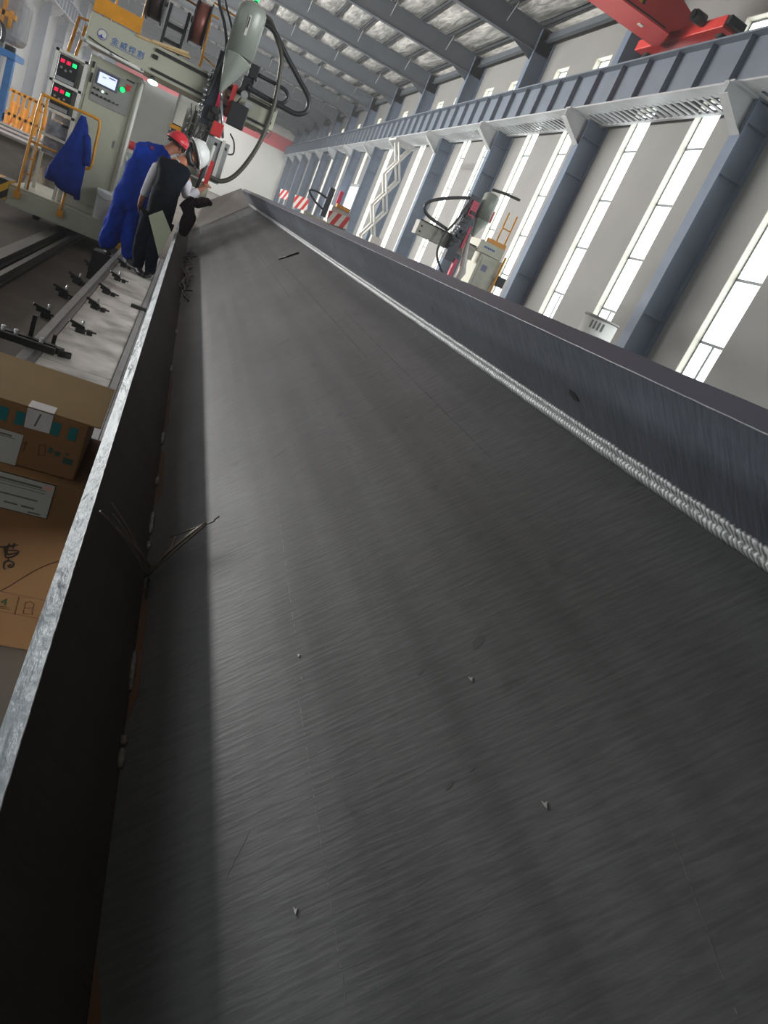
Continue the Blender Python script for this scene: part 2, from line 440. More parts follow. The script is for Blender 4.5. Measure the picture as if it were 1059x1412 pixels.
# roof: rafters, purlins, sagging foil
for y in cols:
    m = MB(); yc = y + .14
    m.box((XL + .05, yc - .01, 8.42), (XR - .05, yc + .01, 9.19))
    m.box((XL + .7, yc - .13, 8.40), (9.44, yc + .13, 8.425)); m.box((XL + .05, yc - .10, 9.165), (XR - .05, yc + .10, 9.19))
    m.prism([(9.44, yc - .01, 8.42), (8.5, yc - .01, 8.42), (9.44, yc - .01, 8.1)], (0, .02, 0))
    o = struct(m.build('rafter', M_raft)); o['label'] = 'grey steel rafter spanning the hall under the roof'
    b = MB()
    for k in range(0, 16, 2):
        x = 8.08 - 1.35 * k
        for s in (-1, 1):
            b.tube([(x, yc + s * .12, 8.70), (x, yc + s * .62, 9.19)], .016, 5)
    b.build('fly_brace', M_lgrey, o)
pur = [8.08 + 1.35 - 1.35 * k for k in range(0, 17)]
for x in pur:
    if x < XL + .2: continue
    m = MB(); m.box((x - .01, Y0 + .02, 9.20), (x + .01, Y1 - .02, 9.36)).box((x - .01, Y0 + .02, 9.20), (x + .07, Y1 - .02, 9.21)).box((x - .08, Y0 + .02, 9.345), (x + .01, Y1 - .02, 9.36))
    o = struct(m.build('purlin', mat('purlin dark grey', (62, 65, 68), .6))); o['label'] = 'long grey roof purlin running down the hall'
def foil():
    bm = bmesh.new(); xs = []
    edges = [XL - .3] + [x for x in sorted(pur) if x > XL + .2] + [XR + .3]
    for a, b_ in zip(edges, edges[1:]):
        for k in range(8): xs.append((a + (b_ - a) * k / 8, k / 8))
    xs.append((XR + .3, 0))
    ys = []
    y = Y0 - .3
    ys = [Y0 - .3 + .55 * i for i in range(int((Y1 - Y0 + .6) / .55) + 2)]
    rows = []
    for y in ys:
        ph = ((y - .12) / BAY) % 1; sagy = .55 + .45 * math.sin(PI * ph)
        row = []
        for (x, f) in xs:
            s = math.sin(PI * f) ** .8
            z = 9.375 - (.24 * s * sagy) - .06 * s * noise.noise(Vector((x * 1.1, y * .8, 3.1)))
            row.append(bm.verts.new((x, y, z)))
        rows.append(row)
    for i in range(len(rows) - 1):
        for j in range(len(xs) - 1):
            f = bm.faces.new((rows[i][j], rows[i][j+1], rows[i+1][j+1], rows[i+1][j])); f.smooth = True
    me = bpy.data.meshes.new('ceiling'); bm.to_mesh(me); bm.free(); me.materials.append(M_foil)
    o = bpy.data.objects.new('ceiling', me); C.objects.link(o); struct(o)
    md = o.modifiers.new('s', 'SOLIDIFY'); md.thickness = .04; md.offset = 1
foil()
# eave struts along the right and left column heads
for xx, nm in ((XR - .35, 'trim_2'), (XL + .35, 'trim_3')):
    struct(MB().box((xx - .08, Y0 + .02, 8.82), (xx + .08, Y1 - .02, 8.84)).box((xx - .01, Y0 + .02, 8.84), (xx + .01, Y1 - .02, 9.1)).build(nm, M_raft))

# bright open doorway far along the right wall
dr = bpy.data.objects.new('door_1', None); C.objects.link(dr); dr.location = (XR, 49.4, ZF); struct(dr)
MB().box((XR - .03, 49.6, ZF), (XR - .015, 53.4, 3.3)).build('door_light', M_pane, dr)
MB().box((XR - .1, 49.4, ZF), (XR - .01, 49.6, 3.5)).box((XR - .1, 53.4, ZF), (XR - .01, 53.6, 3.5)).box((XR - .1, 49.4, 3.3), (XR - .01, 53.6, 3.5)).build('door_frame', M_lgrey, dr)

# ------------------------------------------------------------------ the H-beam in boat position
HB = .75; W = 1.406 * HB; D = .297 * HB; TF = .042
CX, CZ = .210 * HB, -1.204 * HB
def G(u, v, y): return Vector((CX + S2 * u - S2 * v, y, CZ + S2 * u + S2 * v))
def gprism(m, poly, y0, y1): return m.prism([G(u, v, y0) for u, v in poly], (0, y1 - y0, 0))
BY0, BY1 = -1.6, 12.68
beam = thing('steel_beam', (CX, 0, CZ), 'huge dark grey welded H-shaped steel beam lying tilted across the foreground', 'steel beam')
w = MB(); n = 40
gprism(w, [(0, 0), (W, 0), (W, -.025), (0, -.025)], BY0, BY1); w.build('web_plate', M_web, beam)
def flange(u0, u1, name, face_m, edge_m, jag):
    m = MB()
    y = BY0; segs = [BY0]
    while y < BY1: y += .05 if y < 4 else .4; segs.append(min(y, BY1))
    prof = [(u0, D), (u1, D), (u1, -D - .025), (u0, -D - .025)]
    rings = []
    for y in segs:
        j = jag * noise.noise(Vector((y * 9, u0 * 50, 1)))
        rings.append([m.bm.verts.new(G(u + (j if k == 1 and jag > 0 else (j if k == 0 else 0)), v + (.6 * j if v > 0 else 0), y)) for k, (u, v) in enumerate(prof)])
    for a, b_ in zip(rings, rings[1:]):
        for k in range(4):
            f = m.bm.faces.new((a[k], a[(k+1) % 4], b_[(k+1) % 4], b_[k])); f.material_index = 1 if k == 0 else 0
    m.bm.faces.new(rings[0][::-1]); m.bm.faces.new(rings[-1])
    return m.build(name, [face_m, edge_m], beam)
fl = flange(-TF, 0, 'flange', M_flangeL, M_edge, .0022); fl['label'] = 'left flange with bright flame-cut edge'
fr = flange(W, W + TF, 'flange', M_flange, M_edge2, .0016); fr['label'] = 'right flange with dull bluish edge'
# thin burrs left by the cutting torch along the flange edges
for (uu, nm) in ((0, 'edge_burr'), (W, 'edge_burr')):
    m = MB(); pts = []; rs = []; y = .25
    while y < BY1:
        pts.append(G(uu + .0006 * noise.noise(Vector((y * 30, uu, 0))), D + .0008 * noise.noise(Vector((y * 37, uu, 4))), y)); rs.append(.0011 + .0008 * abs(noise.noise(Vector((y * 50, 2, uu))))); y += .012 if y < 3 else .2
    m.tube(pts, rs, 5); m.build(nm, mat('burr steel', (176, 178, 180), .4, .3), beam)
# finished fillet weld on the right seam, two overlapping passes
def weld():
    m = MB(); ys = []; y = BY0
    while y < BY1 - .05: ys.append(y); y += .012 if y < 2.5 else .08
    prof_n = 9; rings = []
    for y in ys:
        a = .0205 + .0022 * noise.noise(Vector((y * 14, 0, 0))); b_ = .026 + .002 * noise.noise(Vector((y * 16, 5, 0)))
        ring = []
        for k in range(prof_n):
            t = k / (prof_n - 1)
            u = W - a * (1 - t); v = b_ * t
            bul = .0026 * abs(math.sin(PI * t * 2)) * (1 + .25 * noise.noise(Vector((y * 40, t * 3, 2))))
            ring.append(m.bm.verts.new(G(u - bul * .7, v + bul * .7 + .0004, y)))
        ring.append(m.bm.verts.new(G(W + .001, -.001, y)))
        rings.append(ring)
    for a, b_ in zip(rings, rings[1:]):
        for k in range(prof_n + 1):
            f = m.bm.faces.new((a[k], a[(k+1) % (prof_n+1)], b_[(k+1) % (prof_n+1)], b_[k])); f.smooth = True
    m.build('weld_bead', M_weld, beam, label='bright rippled weld along the right seam')
weld()
for (a, b_) in ((.907, .952), (.958, .982), (1.1, 1.224), (1.655, 1.70), (1.745, 1.88), (2.068, 2.138), (2.444, 2.566), (3.441, 3.582), (4.328, 4.478), (5.4, 5.6), (6.5, 6.7)):
    m = MB(); ys = [a + (b_ - a) * i / 6 for i in range(7)]; k_ = [.45, .9, 1, .95, 1.0, .9, .45]
    m.tube([G(.002, .002, y) for y in ys], [.0085 * q for q in k_], 8)
    m.build('tack_weld', M_tack, beam)
# strips of brown primer left beside the left seam
m = MB()
for (a, b_, w_) in ((.35, .60, .02), (1.02, 1.5, .018), (1.93, 2.4, .022), (2.6, 3.4, .016)):
    m.prism([G(.002, .0008, a), G(.002 + w_, .0008, a + .06), G(.002 + w_ * .8, .0008, b_ - .08), G(.002, .0008, b_)], tuple(G(0, .0006, 0) - G(0, 0, 0)))
m.build('primer_patch', M_rust, beam, label='rusty brown primer patches along the left seam')
# dark gouge on the right flange
m = MB(); m.prism([G(W - .0008, .084, 1.262), G(W - .0008, .098, 1.272), G(W - .0008, .103, 1.296), G(W - .0008, .091, 1.302), G(W - .0008, .080, 1.284)], tuple(G(-.0008, 0, 0) - G(0, 0, 0)))
m.build('flange_mark', M_black, beam, label='dark oval mark on the right flange')
# end plate between the flanges
m = MB(); yp = 12.62
yq = yp - .5
m.prism([G(.04, .002, yq), G(W - .002, .002, yq), G(W - .002, D + .03, yp), G(.43, D + .055, yp), G(.1, .09, yq + .2)], (0, .03, 0))
m.build('end_plate', M_endp, beam, label='paler plate welded across the far end')

# scribed lines and scuffs on the web
def scratch(u0, y0, u1, y1, wd, mm, gap=.3, step=.03, wob=.002):
    m = MB(); n = max(2, int(abs(y1 - y0) / step))
    for i in range(n):
        if random.random() < gap: continue
        a, b_ = i / n, (i + .9) / n
        p = lambda t, o: G(u0 + (u1 - u0) * t + o + wob * noise.noise(Vector((t * 40, u0 * 9, 0))), .0002, y0 + (y1 - y0) * t)
        w2 = wd * random.uniform(.5, 1.2)
        m.prism([p(a, -w2), p(a, w2), p(b_, w2), p(b_, -w2)], tuple(G(0, .0003, 0) - G(0, 0, 0)))
    m.build('scratch', mm, beam)
M_scl = mat('light scratch', (104, 103, 100), .5, .2, var=.25, scale=60); M_scd = mat('dark scratch', (66, 65, 64), .6)
scratch(.308, .40, .32, .93, .0007, M_scl, .35, .006); scratch(.33, .92, .36, 1.6, .0005, M_scl, .5, .01)
scratch(.649, .26, .698, .43, .0007, M_scl, .3, .005); scratch(.86, 1.35, .868, 3.2, .0012, M_scd, .0, .05, .0)
scratch(.80, 2.4, .80, 7.0, .003, M_scd, .0, .1, .0); scratch(.70, 4.0, .69, 8.5, .003, M_scd, .0, .1, .0); scratch(.50, 1.1, .52, 1.5, .001, M_scd, .3, .02)
scratch(.18, .62, .22, .68, .0006, M_scl, .1, .004)
for (u, y, l, r_) in ((.622, .822, .022, .010), (.52, .818, .012, .006), (.494, .602, .012, .004), (.53, .61, .008, .003), (.40, 1.9, .03, .004), (.55, 3.1, .05, .006)):
    m = MB(); m.prism([G(u + l * math.cos(a) * .6 + r_ * .4 * noise.noise(Vector((a * 2, u, y))), .0002, y + r_ * math.sin(a) + .3 * l * math.cos(a)) for a in [2 * PI * k / 12 for k in range(12)]], tuple(G(0, .0003, 0) - G(0, 0, 0)))
    m.build('dark_stain', M_scd, beam)

# things lying on the beam
m = MB()
def wire(m, pts, r=.0016): m.tube(curve_pts([G(*p) for p in pts], 6), r, 6)
b0 = (.012, .012, 1.515)
M_wire = mat('binding wire', (104, 92, 82), .45, .3, var=.2)
wb = thing('wire_bundle', G(.012, .010, 1.5), 'splayed bundle of thin black binding wires sticking up from the left seam', 'wire')
for i, (u, v, y) in enumerate([(.012, .212, 1.492), (.014, .186, 1.585), (.016, .176, 1.54), (.013, .150, 1.518), (.018, .12, 1.53)]):
    m = MB(); wire(m, [(.012 + .003 * i, .008, 1.505 + .006 * i), (.02 + .002 * i, v * .5, (1.51 + y) / 2), (u, v, y)], .0022); m.build('wire', M_wire, wb)
for i, pts in enumerate([[(.012, .010, 1.515), (.09, .034, 1.535), (.19, .052, 1.553)], [(.014, .012, 1.52), (.08, .03, 1.545), (.10, .035, 1.59)], [(.016, .008, 1.51), (.1, .03, 1.53), (.188, .05, 1.548)],
                         [(.085, .036, 1.60), (.15, .045, 1.568), (.205, .05, 1.545), (.212, .052, 1.548), (.228, .062, 1.532)]]):
    m = MB(); wire(m, pts, (.0042, .0028, .003, .002)[i]); m.build('wire', M_wire, wb)
m = MB()
for k in range(6):
    a = random.uniform(0, 6.28); wire(m, [(.012 + .006 * math.cos(a), .01, 1.50 - .016 * k), (.022 + .004 * k % .01, .018, 1.49 - .014 * k), (.014, .006, 1.478 - .014 * k)], .0012)
m.build('wire_twist', M_dark, wb)
tb = thing('wire_scraps', G(.05, .01, 6.8), 'tangle of dark wire scraps in the left trough near the workers', 'wire')
for k in range(16):
    y = random.uniform(5.2, 8.2); u = random.uniform(.02, .09); a = random.uniform(-.5, .5)
    m = MB(); wire(m, [(u, .008, y), (u + .04 * math.sin(a * 3), .03 + random.uniform(0, .03), y + .25 * math.cos(a)), (max(.01, u + random.uniform(-.05, .07)), .012, y + random.uniform(.3, .6))], .006); m.build('wire', M_dark, tb)
m = MB(); m.tube([G(.803, .006, 5.46), G(.87, .006, 5.40), G(.945, .007, 5.34)], .006, 6)
rd = m.build('electrode_rod', M_dark); tag(rd, 'short dark rod lying alone on the beam web', 'rod')
for i, (u, y, sz, lb) in enumerate(((.334, .983, .004, 'small bright metal shaving left of centre on the web'), (.583, .754, .006, 'small triangular metal chip near the middle of the web'), (.59, .517, .006, 'bright upright metal chip low right of centre on the web'), (.267, .533, .005, 'dull curled metal chip at the lower left of the web'))):
    m = MB(); p = [G(u, .0005, y - sz), G(u + sz * .3, .0005, y - sz * .2), G(u + sz * .7, .0005, y + sz * .5), G(u + sz * .1, .0005, y + sz * .4), G(u - sz * .3, .0005, y + sz * 1.3), G(u - sz * .25, .0005, y)]
    m.prism(p, tuple(G(0, .002, 0) - G(0, 0, 0)))
    tag(m.build('metal_chip', mat('chip steel', (170, 170, 164), .4, .5)), lb, 'metal chip', 'metal chips on the web')

# ------------------------------------------------------------------ platform with clamps
plat = thing('work_platform', (-.3, 7, ZF), 'low dusty white steel platform beside the tilted beam', 'platform')
PZ = -1.35
m = MB()
for a, b_ in ((2.85, 4.5), (4.51, 6.62), (6.66, 8.9), (8.93, 11.2)): m.box((-.53, a, PZ - .03), (-.115, b_, PZ))
m.build('deck_plate', M_plat, plat)
m = MB(); m.box((-.62, 2.85, PZ - .03), (-.57, 11.2, PZ + .03)).box((-.57, 2.85, PZ - .03), (-.535, 11.2, PZ + .008)); m.build('left_rim', M_platb, plat)
m = MB(); m.box((-.11, 2.85, PZ - .03), (-.07, 11.2, PZ + .006)).box((-.065, 2.85, PZ - .03), (.75, 11.2, PZ + .001)); m.build('right_border', M_platb, plat)
for y in (2.9, 5, 7, 9, 11.0):
    for x in (-.6, .55): MB().box((x, y, ZF), (x + .12, y + .12, PZ - .03)).build('platform_leg', M_dark, plat)
MB().box((-.2, 6.95, PZ + .001), (-.06, 7.0, PZ + .03)).build('deck_joint_bar', M_dark, plat)
# cradle supports that hold the tilted beam (hidden mostly below it)
for i, y in enumerate((.6, 4.0, 7.4, 10.8)):
    t = thing('beam_cradle', (.5, y, PZ if y > 2.85 else ZF), ('nearest', 'second', 'third', 'farthest')[i] + ' steel cradle carrying the tilted beam', 'cradle', 'cradles under the beam')
    zb = PZ if y > 2.85 else ZF
    e = -D - .03
    m = MB(); m.prism([tuple(G(.06, -.03, y)), tuple(G(W - .06, -.03, y)), tuple(G(W - .06, -.2, y)), (.95, y, zb + .0), (.35, y, zb + .0), tuple(G(.06, -.12, y))], (0, .08, 0)); m.build('cradle_plate', M_dark, t)

def make_clamp(loc, label, group, sc=1., rz=0.):
    t = thing('clamp', (0, 0, 0), label, 'clamp', group)
    MB().box((-.06, -.045, 0), (.03, .045, .05)).box((-.10, -.012, .035), (.0, .012, .075)).build('clamp_body', M_dark, t, bevel=.006)
    MB().box((-.13, -.018, .06), (.02, .018, .085), Matrix.Rotation(.25, 3, 'Y')).build('clamp_arm', M_dark, t, bevel=.004)
    MB().cyl((.0, 0, .04), (.0, 0, .125), .012, 8).build('clamp_bolt', M_chrome, t)
    MB().box((.05, -.03, 0), (.10, .03, .045)).cyl((.02, 0, .03), (.14, .02, .03), .01, 8).build('clamp_screw', M_dark, t)
    t.location = loc; t.scale = (sc, sc, sc); t.rotation_euler = (0, 0, rz)
    return t
for i, (x, y, lb) in enumerate(((-.42, 5.4, 'dark iron clamp on the white platform, nearest of the row'), (-.43, 6.33, 'dark iron clamp on the white platform, second nearest'), (-.43, 7.14, 'dark iron clamp on the white platform at the plate joint'), (-.42, 8.06, 'dark iron clamp on the white platform just before the shoes'), (-.45, 9.1, 'dark iron clamp beside the shoe of the worker in blue'))):
    make_clamp((x, y, PZ), lb, 'clamps along the platform', .72, random.uniform(-.3, .3))
for i, (x, y, lb) in enumerate(((-.84, 6.9, 'dark clamp on the floor left of the platform, nearest of four'), (-.86, 8.0, 'dark clamp on the floor left of the platform, second nearest'), (-.86, 8.95, 'dark clamp on the floor left of the platform, third nearest'), (-.85, 10.15, 'dark clamp on the floor left of the platform, farthest'))):
    make_clamp((x, y, ZF), lb, 'clamps on the floor beside the platform', 1.0, random.uniform(-.3, .3))
cl = thing('cross_clamp', (-.6, 4.55, PZ), 'long dark clamping bar across the near left corner of the platform', 'clamp')
MB().box((-.82, 4.50, PZ + .032), (-.46, 4.53, PZ + .075)).build('clamp_bar', M_dark, cl, bevel=.004)
MB().box((-.78, 4.58, PZ + .032), (-.47, 4.62, PZ + .07)).build('clamp_bar', M_dark, cl, bevel=.004)
MB().box((-.635, 4.62, PZ + .03), (-.61, 4.65, PZ + .20)).build('clamp_post', M_black, cl)
MB().box((-.52, 4.66, PZ + .001), (-.43, 4.71, PZ + .04)).cyl((-.5, 4.69, PZ), (-.5, 4.69, PZ + .11), .014, 8).build('clamp_jaw', M_dark, cl, bevel=.004)
MB().cyl((-.45, 4.6, PZ + .03), (-.38, 4.62, PZ + .03), .022, 8).build('clamp_screw', M_dark, cl)
for k, x in enumerate((-.76, -.69, -.55)): MB().cyl((x, 4.555, PZ + .035), (x, 4.555, PZ + .10), .012, 8).build('clamp_bolt', M_chrome, cl)

# sage green sheet propped against the beam edge
gp = MB(); gp.prism([(-.335, 8.62, -.655), (-.215, 8.62, -.545), (-.065, 8.6, -.72), (-.115, 8.58, -1.02)], (0, .02, 0))
gp = gp.build('metal_sheet', M_panelg); tag(gp, 'sage green rectangular sheet propped in front of the worker in the dark vest', 'metal sheet')

# ------------------------------------------------------------------ cardboard boxes
b1 = thing('cardboard_box', (-.36, 2.45, ZF), 'tall brown cardboard box with white label and handwriting, standing on the floor', 'cardboard box')
F1 = 2.2
MB().box((-.68, F1, ZF), (-.004, 2.68, -1.045)).build('carton', M_card, b1, bevel=.004)
def strip(m, poly, y, t=.0016): m.prism([(x, y - t, z) for x, z in poly], (0, t, 0)); return m
strip(MB(), [(-.40, -1.050), (-.122, -1.050), (-.122, -1.176), (-.40, -1.176)], F1, .001).build('label_border', M_ink, b1)
lb = strip(MB(), [(-.40, -1.053), (-.1245, -1.053), (-.1245, -1.173), (-.40, -1.173)], F1, .002).build('paper_label', M_paper, b1)
m = MB()
for (x0, x1, z, h) in ((-.38, -.160, -1.067, .007), (-.38, -.145, -1.078, .002), (-.38, -.145, -1.088, .002), (-.38, -.163, -1.118, .005), (-.36, -.275, -1.140, .012), (-.255, -.215, -1.147, .005), (-.205, -.166, -1.147, .006), (-.182, -.145, -1.163, .005)):
    strip(m, [(x0, z), (x1, z), (x1, z - h), (x0, z - h)], F1 - .002, .0006)
m.build('label_print', M_grey, lb)
strip(MB(), [(-.155, -1.060), (-.130, -1.060), (-.130, -1.075), (-.155, -1.075)], F1 - .002, .0006).build('label_stamp', M_pink2, lb)
m = MB()
def stroke(m, pts, y, r=.0022): m.tube(curve_pts([(x, y, z) for x, z in pts], 5), r, 6)
for s_ in ([(-.245, -1.318), (-.233, -1.316), (-.219, -1.311), (-.184, -1.293)], [(-.219, -1.311), (-.208, -1.349)], [(-.209, -1.296), (-.209, -1.324), (-.205, -1.337)], [(-.194, -1.289), (-.194, -1.311)],
           [(-.21, -1.324), (-.2, -1.319), (-.179, -1.315), (-.176, -1.323), (-.189, -1.341), (-.203, -1.348)], [(-.204, -1.337), (-.18, -1.323)], [(-.207, -1.369), (-.206, -1.386), (-.2, -1.394)],
           [(-.207, -1.369), (-.198, -1.36), (-.182, -1.362), (-.18, -1.375), (-.189, -1.383), (-.194, -1.379), (-.187, -1.371)], [(-.201, -1.347), (-.197, -1.36)]):
    stroke(m, s_, F1 - .001)
m.build('handwriting', M_ink, b1)
m = MB(); stroke(m, [(-.25, -1.54), (-.199, -1.483), (-.172, -1.451), (-.143, -1.412), (-.111, -1.372), (-.084, -1.344), (-.055, -1.321), (-.03, -1.305)], F1 - .0004, .0016)
for a, b_ in (((-.66, -1.487), (-.02, -1.480)), ((-.66, -1.566), (-.02, -1.558)), ((-.137, -1.487), (-.136, -1.563)), ((-.187, -1.541), (-.152, -1.537)), ((-.186, -1.547), (-.152, -1.545))):
    m.tube([(a[0], F1 - .0003, a[1]), (b_[0], F1 - .0003, b_[1])], .0013, 6)
for pl in ([(-.112, -1.527), (-.112, -1.551), (-.084, -1.548), (-.086, -1.521), (-.112, -1.527)], [(-.112, -1.527), (-.114, -1.506), (-.102, -1.498), (-.087, -1.502), (-.086, -1.521)]):
    for a, b_ in zip(pl, pl[1:]): m.tube([(a[0], F1 - .0003, a[1]), (b_[0], F1 - .0003, b_[1])], .001, 6)
m.build('printed_symbols', mat('brown print', (84, 54, 28), .8, var=0), b1)
text_mesh('4', .042, 'printed_numeral', mat('green print', (40, 70, 40), .8, var=0), b1, (-.188, F1 - .001, -1.534), .0006)

b2 = thing('cardboard_box', (-.36, 2.5, -1.045), 'flat brown cardboard box with teal squares, lying on top of the tall box', 'cardboard box')
F2 = 2.25
MB().box((-.66, F2, -1.044), (-.078, 2.70, -.842)).build('carton', M_card, b2, bevel=.006)
MB().box((-.655, F2 + .002, -.842), (-.046, 2.695, -.838)).build('top_flap', M_card_lit, b2)
m = MB()
for x in (-.60, -.55, -.335, -.288, -.184, -.133): strip(m, [(x, -.862), (x + .025, -.862), (x + .025, -.906), (x, -.906)], F2, .0012)
m.build('printed_square', M_teal, b2)['kind'] = 'stuff'
tp = MB(); strip(tp, [(-.262, -.842), (-.187, -.842), (-.186, -.905), (-.259, -.907)], F2, .002); tp.box((-.262, F2 - .002, -.838), (-.187, F2 + .06, -.8365)); tp.build('packing_tape', M_tape, b2)
strip(MB(), [(-.225, -.85), (-.219, -.85), (-.228, -.895), (-.234, -.895)], F2 - .002, .0006).build('tape_crease', M_grey, b2)
strip(MB(), [(-.42, -.935), (-.254, -.935), (-.256, -1.043), (-.42, -1.043)], F2, .002).build('paper_label', M_paper, b2)
m = MB()
for (x0, x1, z, h) in ((-.40, -.285, -.945, .006), (-.40, -.275, -.954, .002)): strip(m, [(x0, z), (x1, z), (x1, z - h), (x0, z - h)], F2 - .002, .0006)
m.build('label_print', M_grey, b2)
m = MB()
for (x, z, w_, h) in ((-.176, -.950, .012, .018), (-.155, -.958, .016, .014), (-.128, -.970, .03, .02), (-.124, -.955, .01, .005)): strip(m, [(x, z), (x + w_, z), (x + w_, z - h), (x, z - h)], F2, .0012)
m.build('printed_mark', mat('dark teal print', (50, 84, 76), .8, var=0), b2)
m = MB()
for pl in ([(-.204, -.950), (-.186, -.948), (-.182, -.984), (-.2, -.986), (-.204, -.950)], [(-.25, -.962), (-.243, -.955), (-.236, -.962)], [(-.243, -.955), (-.243, -.988)]):
    for a, b_ in zip(pl, pl[1:]): m.tube([(a[0], F2, a[1]), (b_[0], F2, b_[1])], .001, 5)
m.build('printed_symbol', mat('brown print', (84, 54, 28), .8, var=0), b2)

# ------------------------------------------------------------------ floor rails
for x, wd, lab in ((-1.60, .13, 'wide worn machine rail on the floor, left of the pair'), (-1.385, .05, 'narrow worn machine rail on the floor, right of the pair')):
    t = thing('floor_rail', (x, 20, ZF), lab, 'rail', 'machine rails on the floor')
    MB().box((x - wd / 2 - .03, -2, ZF), (x + wd / 2 + .03, 45, ZF + .03)).build('rail_foot', M_dark, t)
    MB().box((x - wd / 2, -2, ZF + .03), (x + wd / 2, 45, ZF + .10)).build('rail_head', M_rail, t)

# ------------------------------------------------------------------ the big gantry welding machine
GY = 11.5
g = thing('gantry_welder', (-.5, GY, ZF + .1), 'large beige gantry welding machine with control cabinet and overhead beam above the tilted beam', 'welding machine')
MB().box((-2.25, GY, -1.49), (-.52, 13.2, -1.24)).box((-2.25, GY + .04, -1.24), (-.52, 13.2, -1.215)).build('base_carriage', M_beige, g, bevel=.008)
m = MB()
for x in (-1.9, -.9):
    for y in (11.9, 12.9): m.cyl((x - .04, y, -1.52), (x + .04, y, -1.52), .075, 14)
m.build('carriage_wheel', M_dark, g)
MB().box((-2.62, GY - .02, -1.44), (-2.252, GY + .35, -1.18)).build('bumper', M_yb, g)
MB().box((-.75, GY - .25, -1.46), (-.53, GY - .002, -1.18)).build('bumper', M_yb, g)
CY = GY + .2
cab = MB().box((-1.70, CY + .1, -1.215), (-1.02, CY + .75, .78)).build('control_cabinet', M_beige, g, bevel=.01)
MB().box((-1.66, CY + .085, -1.1), (-1.06, CY + .1, .70)).build('cabinet_door', mat('cabinet door beige', (170, 170, 150), .45, var=.04), cab, bevel=.004)
pn = MB().box((-1.60, CY + .072, .23), (-1.10, CY + .085, .66)).build('control_panel', M_beige2, cab, bevel=.003)
MB().box((-1.57, CY + .055, .455), (-1.28, CY + .072, .645)).build('screen_bezel', mat('bezel grey', (84, 88, 100), .4), cab, bevel=.004)
MB().box((-1.545, CY + .05, .475), (-1.315, CY + .056, .615)).build('screen', M_screen, cab)
m = MB(); m.box((-1.42, CY + .049, .585), (-1.33, CY + .0505, .60)).box((-1.50, CY + .049, .565), (-1.45, CY + .0505, .575)); m.build('screen_text', M_grey, cab)
MB().cyl((-1.225, CY + .072, .53), (-1.225, CY + .04, .53), .032, 14).build('start_button', M_green, cab)
MB().cyl((-1.16, CY + .072, .57), (-1.16, CY + .035, .57), .03, 14).build('stop_button', M_red, cab)
MB().box((-1.20, CY + .068, .60), (-1.12, CY + .0715, .62)).build('warning_plate', M_red, cab)
for i in range(4):
    MB().cyl((-1.565 + .055 * i, CY + .072, .395), (-1.565 + .055 * i, CY + .045, .395), .014, 10).build('selector_knob', M_black if i != 2 else M_lampw, cab)
for i in range(7):
    MB().cyl((-1.565 + .055 * i, CY + .072, .325), (-1.565 + .055 * i, CY + .045, .325), .014 if i < 5 else .01, 10).build('selector_knob', M_black, cab)
MB().box((-1.645, CY + .06, .44), (-1.62, CY + .085, .56)).build('door_handle', M_black, cab, bevel=.004)
MB().box((-1.21, CY + .082, .665), (-1.10, CY + .086, .685)).build('name_plate', M_dark, cab)
MB().box((-1.16, CY + .07, -.23), (-1.14, CY + .086, -.13)).build('door_lock', M_chrome, cab)
MB().box((-1.655, CY + .07, .62), (-1.63, CY + .086, .70)).build('hinge', M_black, cab)
MB().cyl((-1.0, CY + .02, .72), (-1.0, CY + .02, -.75), .026, 10).cyl((-1.0, CY + .02, -.75), (-1.0, CY + .02, -1.215), .02, 10).build('edge_post', M_cand, g)
MB().tube([(-1.83, GY + .0, .87), (-1.75, GY + .0, .865), (-1.0, GY + .0, .845)], .022, 8).build('conduit', M_cand, g)
for x in (-1.76, -1.42, -1.02): MB().ball((x, GY - .025, .86), .02, 8).build('conduit_bolt', M_chrome, g)
MB().tube(curve_pts([(-1.74, GY, .93), (-1.6, GY - .02, .90), (-1.4, GY - .02, .88), (-1.2, GY, .87)], 5), .008, 6).build('cable', M_dark, g)
# cross beam, with two slide rails on its face
bmn = MB().box((-1.78, GY + .02, .86), (.78, GY + .75, 1.22)).build('cross_beam', M_beige, g, bevel=.008)
MB().box((-.93, GY - .01, 1.14), (.70, GY + .02, 1.18)).box((-.93, GY - .01, .905), (.70, GY + .02, .935)).build('slide_rail', M_dark, bmn)
MB().box((-.95, GY - .005, 1.05), (-.88, GY + .019, 1.10)).box((.1, GY - .005, 1.02), (.15, GY + .019, 1.06)).build('rail_stop', M_dark, bmn)
MB().box((-1.0, GY - .02, .80), (.60, GY + .02, .858)).build('cable_tray', mat('tray brown', (96, 88, 72), .5), bmn)
ep = MB().box((.70, GY - .03, .90), (.80, GY + .8, 1.26)).build('end_plate', mat('end plate cream', (190, 190, 166), .45), bmn, bevel=.006)
m = MB()
for z in (.99, 1.17): m.box((.725, GY - .045, z - .02), (.765, GY - .03, z + .02)).box((.802, GY + .1, z - .02), (.808, GY + .2, z + .02))
m.build('bolt_hole', M_dark, bmn)
text_mesh('金威焊割', .092, 'maker_lettering', M_tblue, bmn, (-1.475, GY + .018, .985), .003, sp=1.42).scale = (1, 1, 1)
m = MB()
for i in range(15): m.box((-1.475 + .027 * i, GY + .014, .958), (-1.457 + .027 * i, GY + .0195, .972))
m.build('small_lettering', mat('faint blue print', (126, 140, 164), .5, var=0), bmn)
m = MB(); m.tube([(-1.59 + .058 * math.cos(a * .3142), GY + .016, 1.025 + .058 * math.sin(a * .3142)) for a in range(21)], .008, 6); m.build('emblem_ring', mat('emblem grey', (140, 140, 156), .5), bmn)
m = MB(); m.cyl((-1.59, GY + .019, 1.025), (-1.59, GY + .015, 1.025), .052, 20); m.build('emblem_disc', M_cand, bmn)
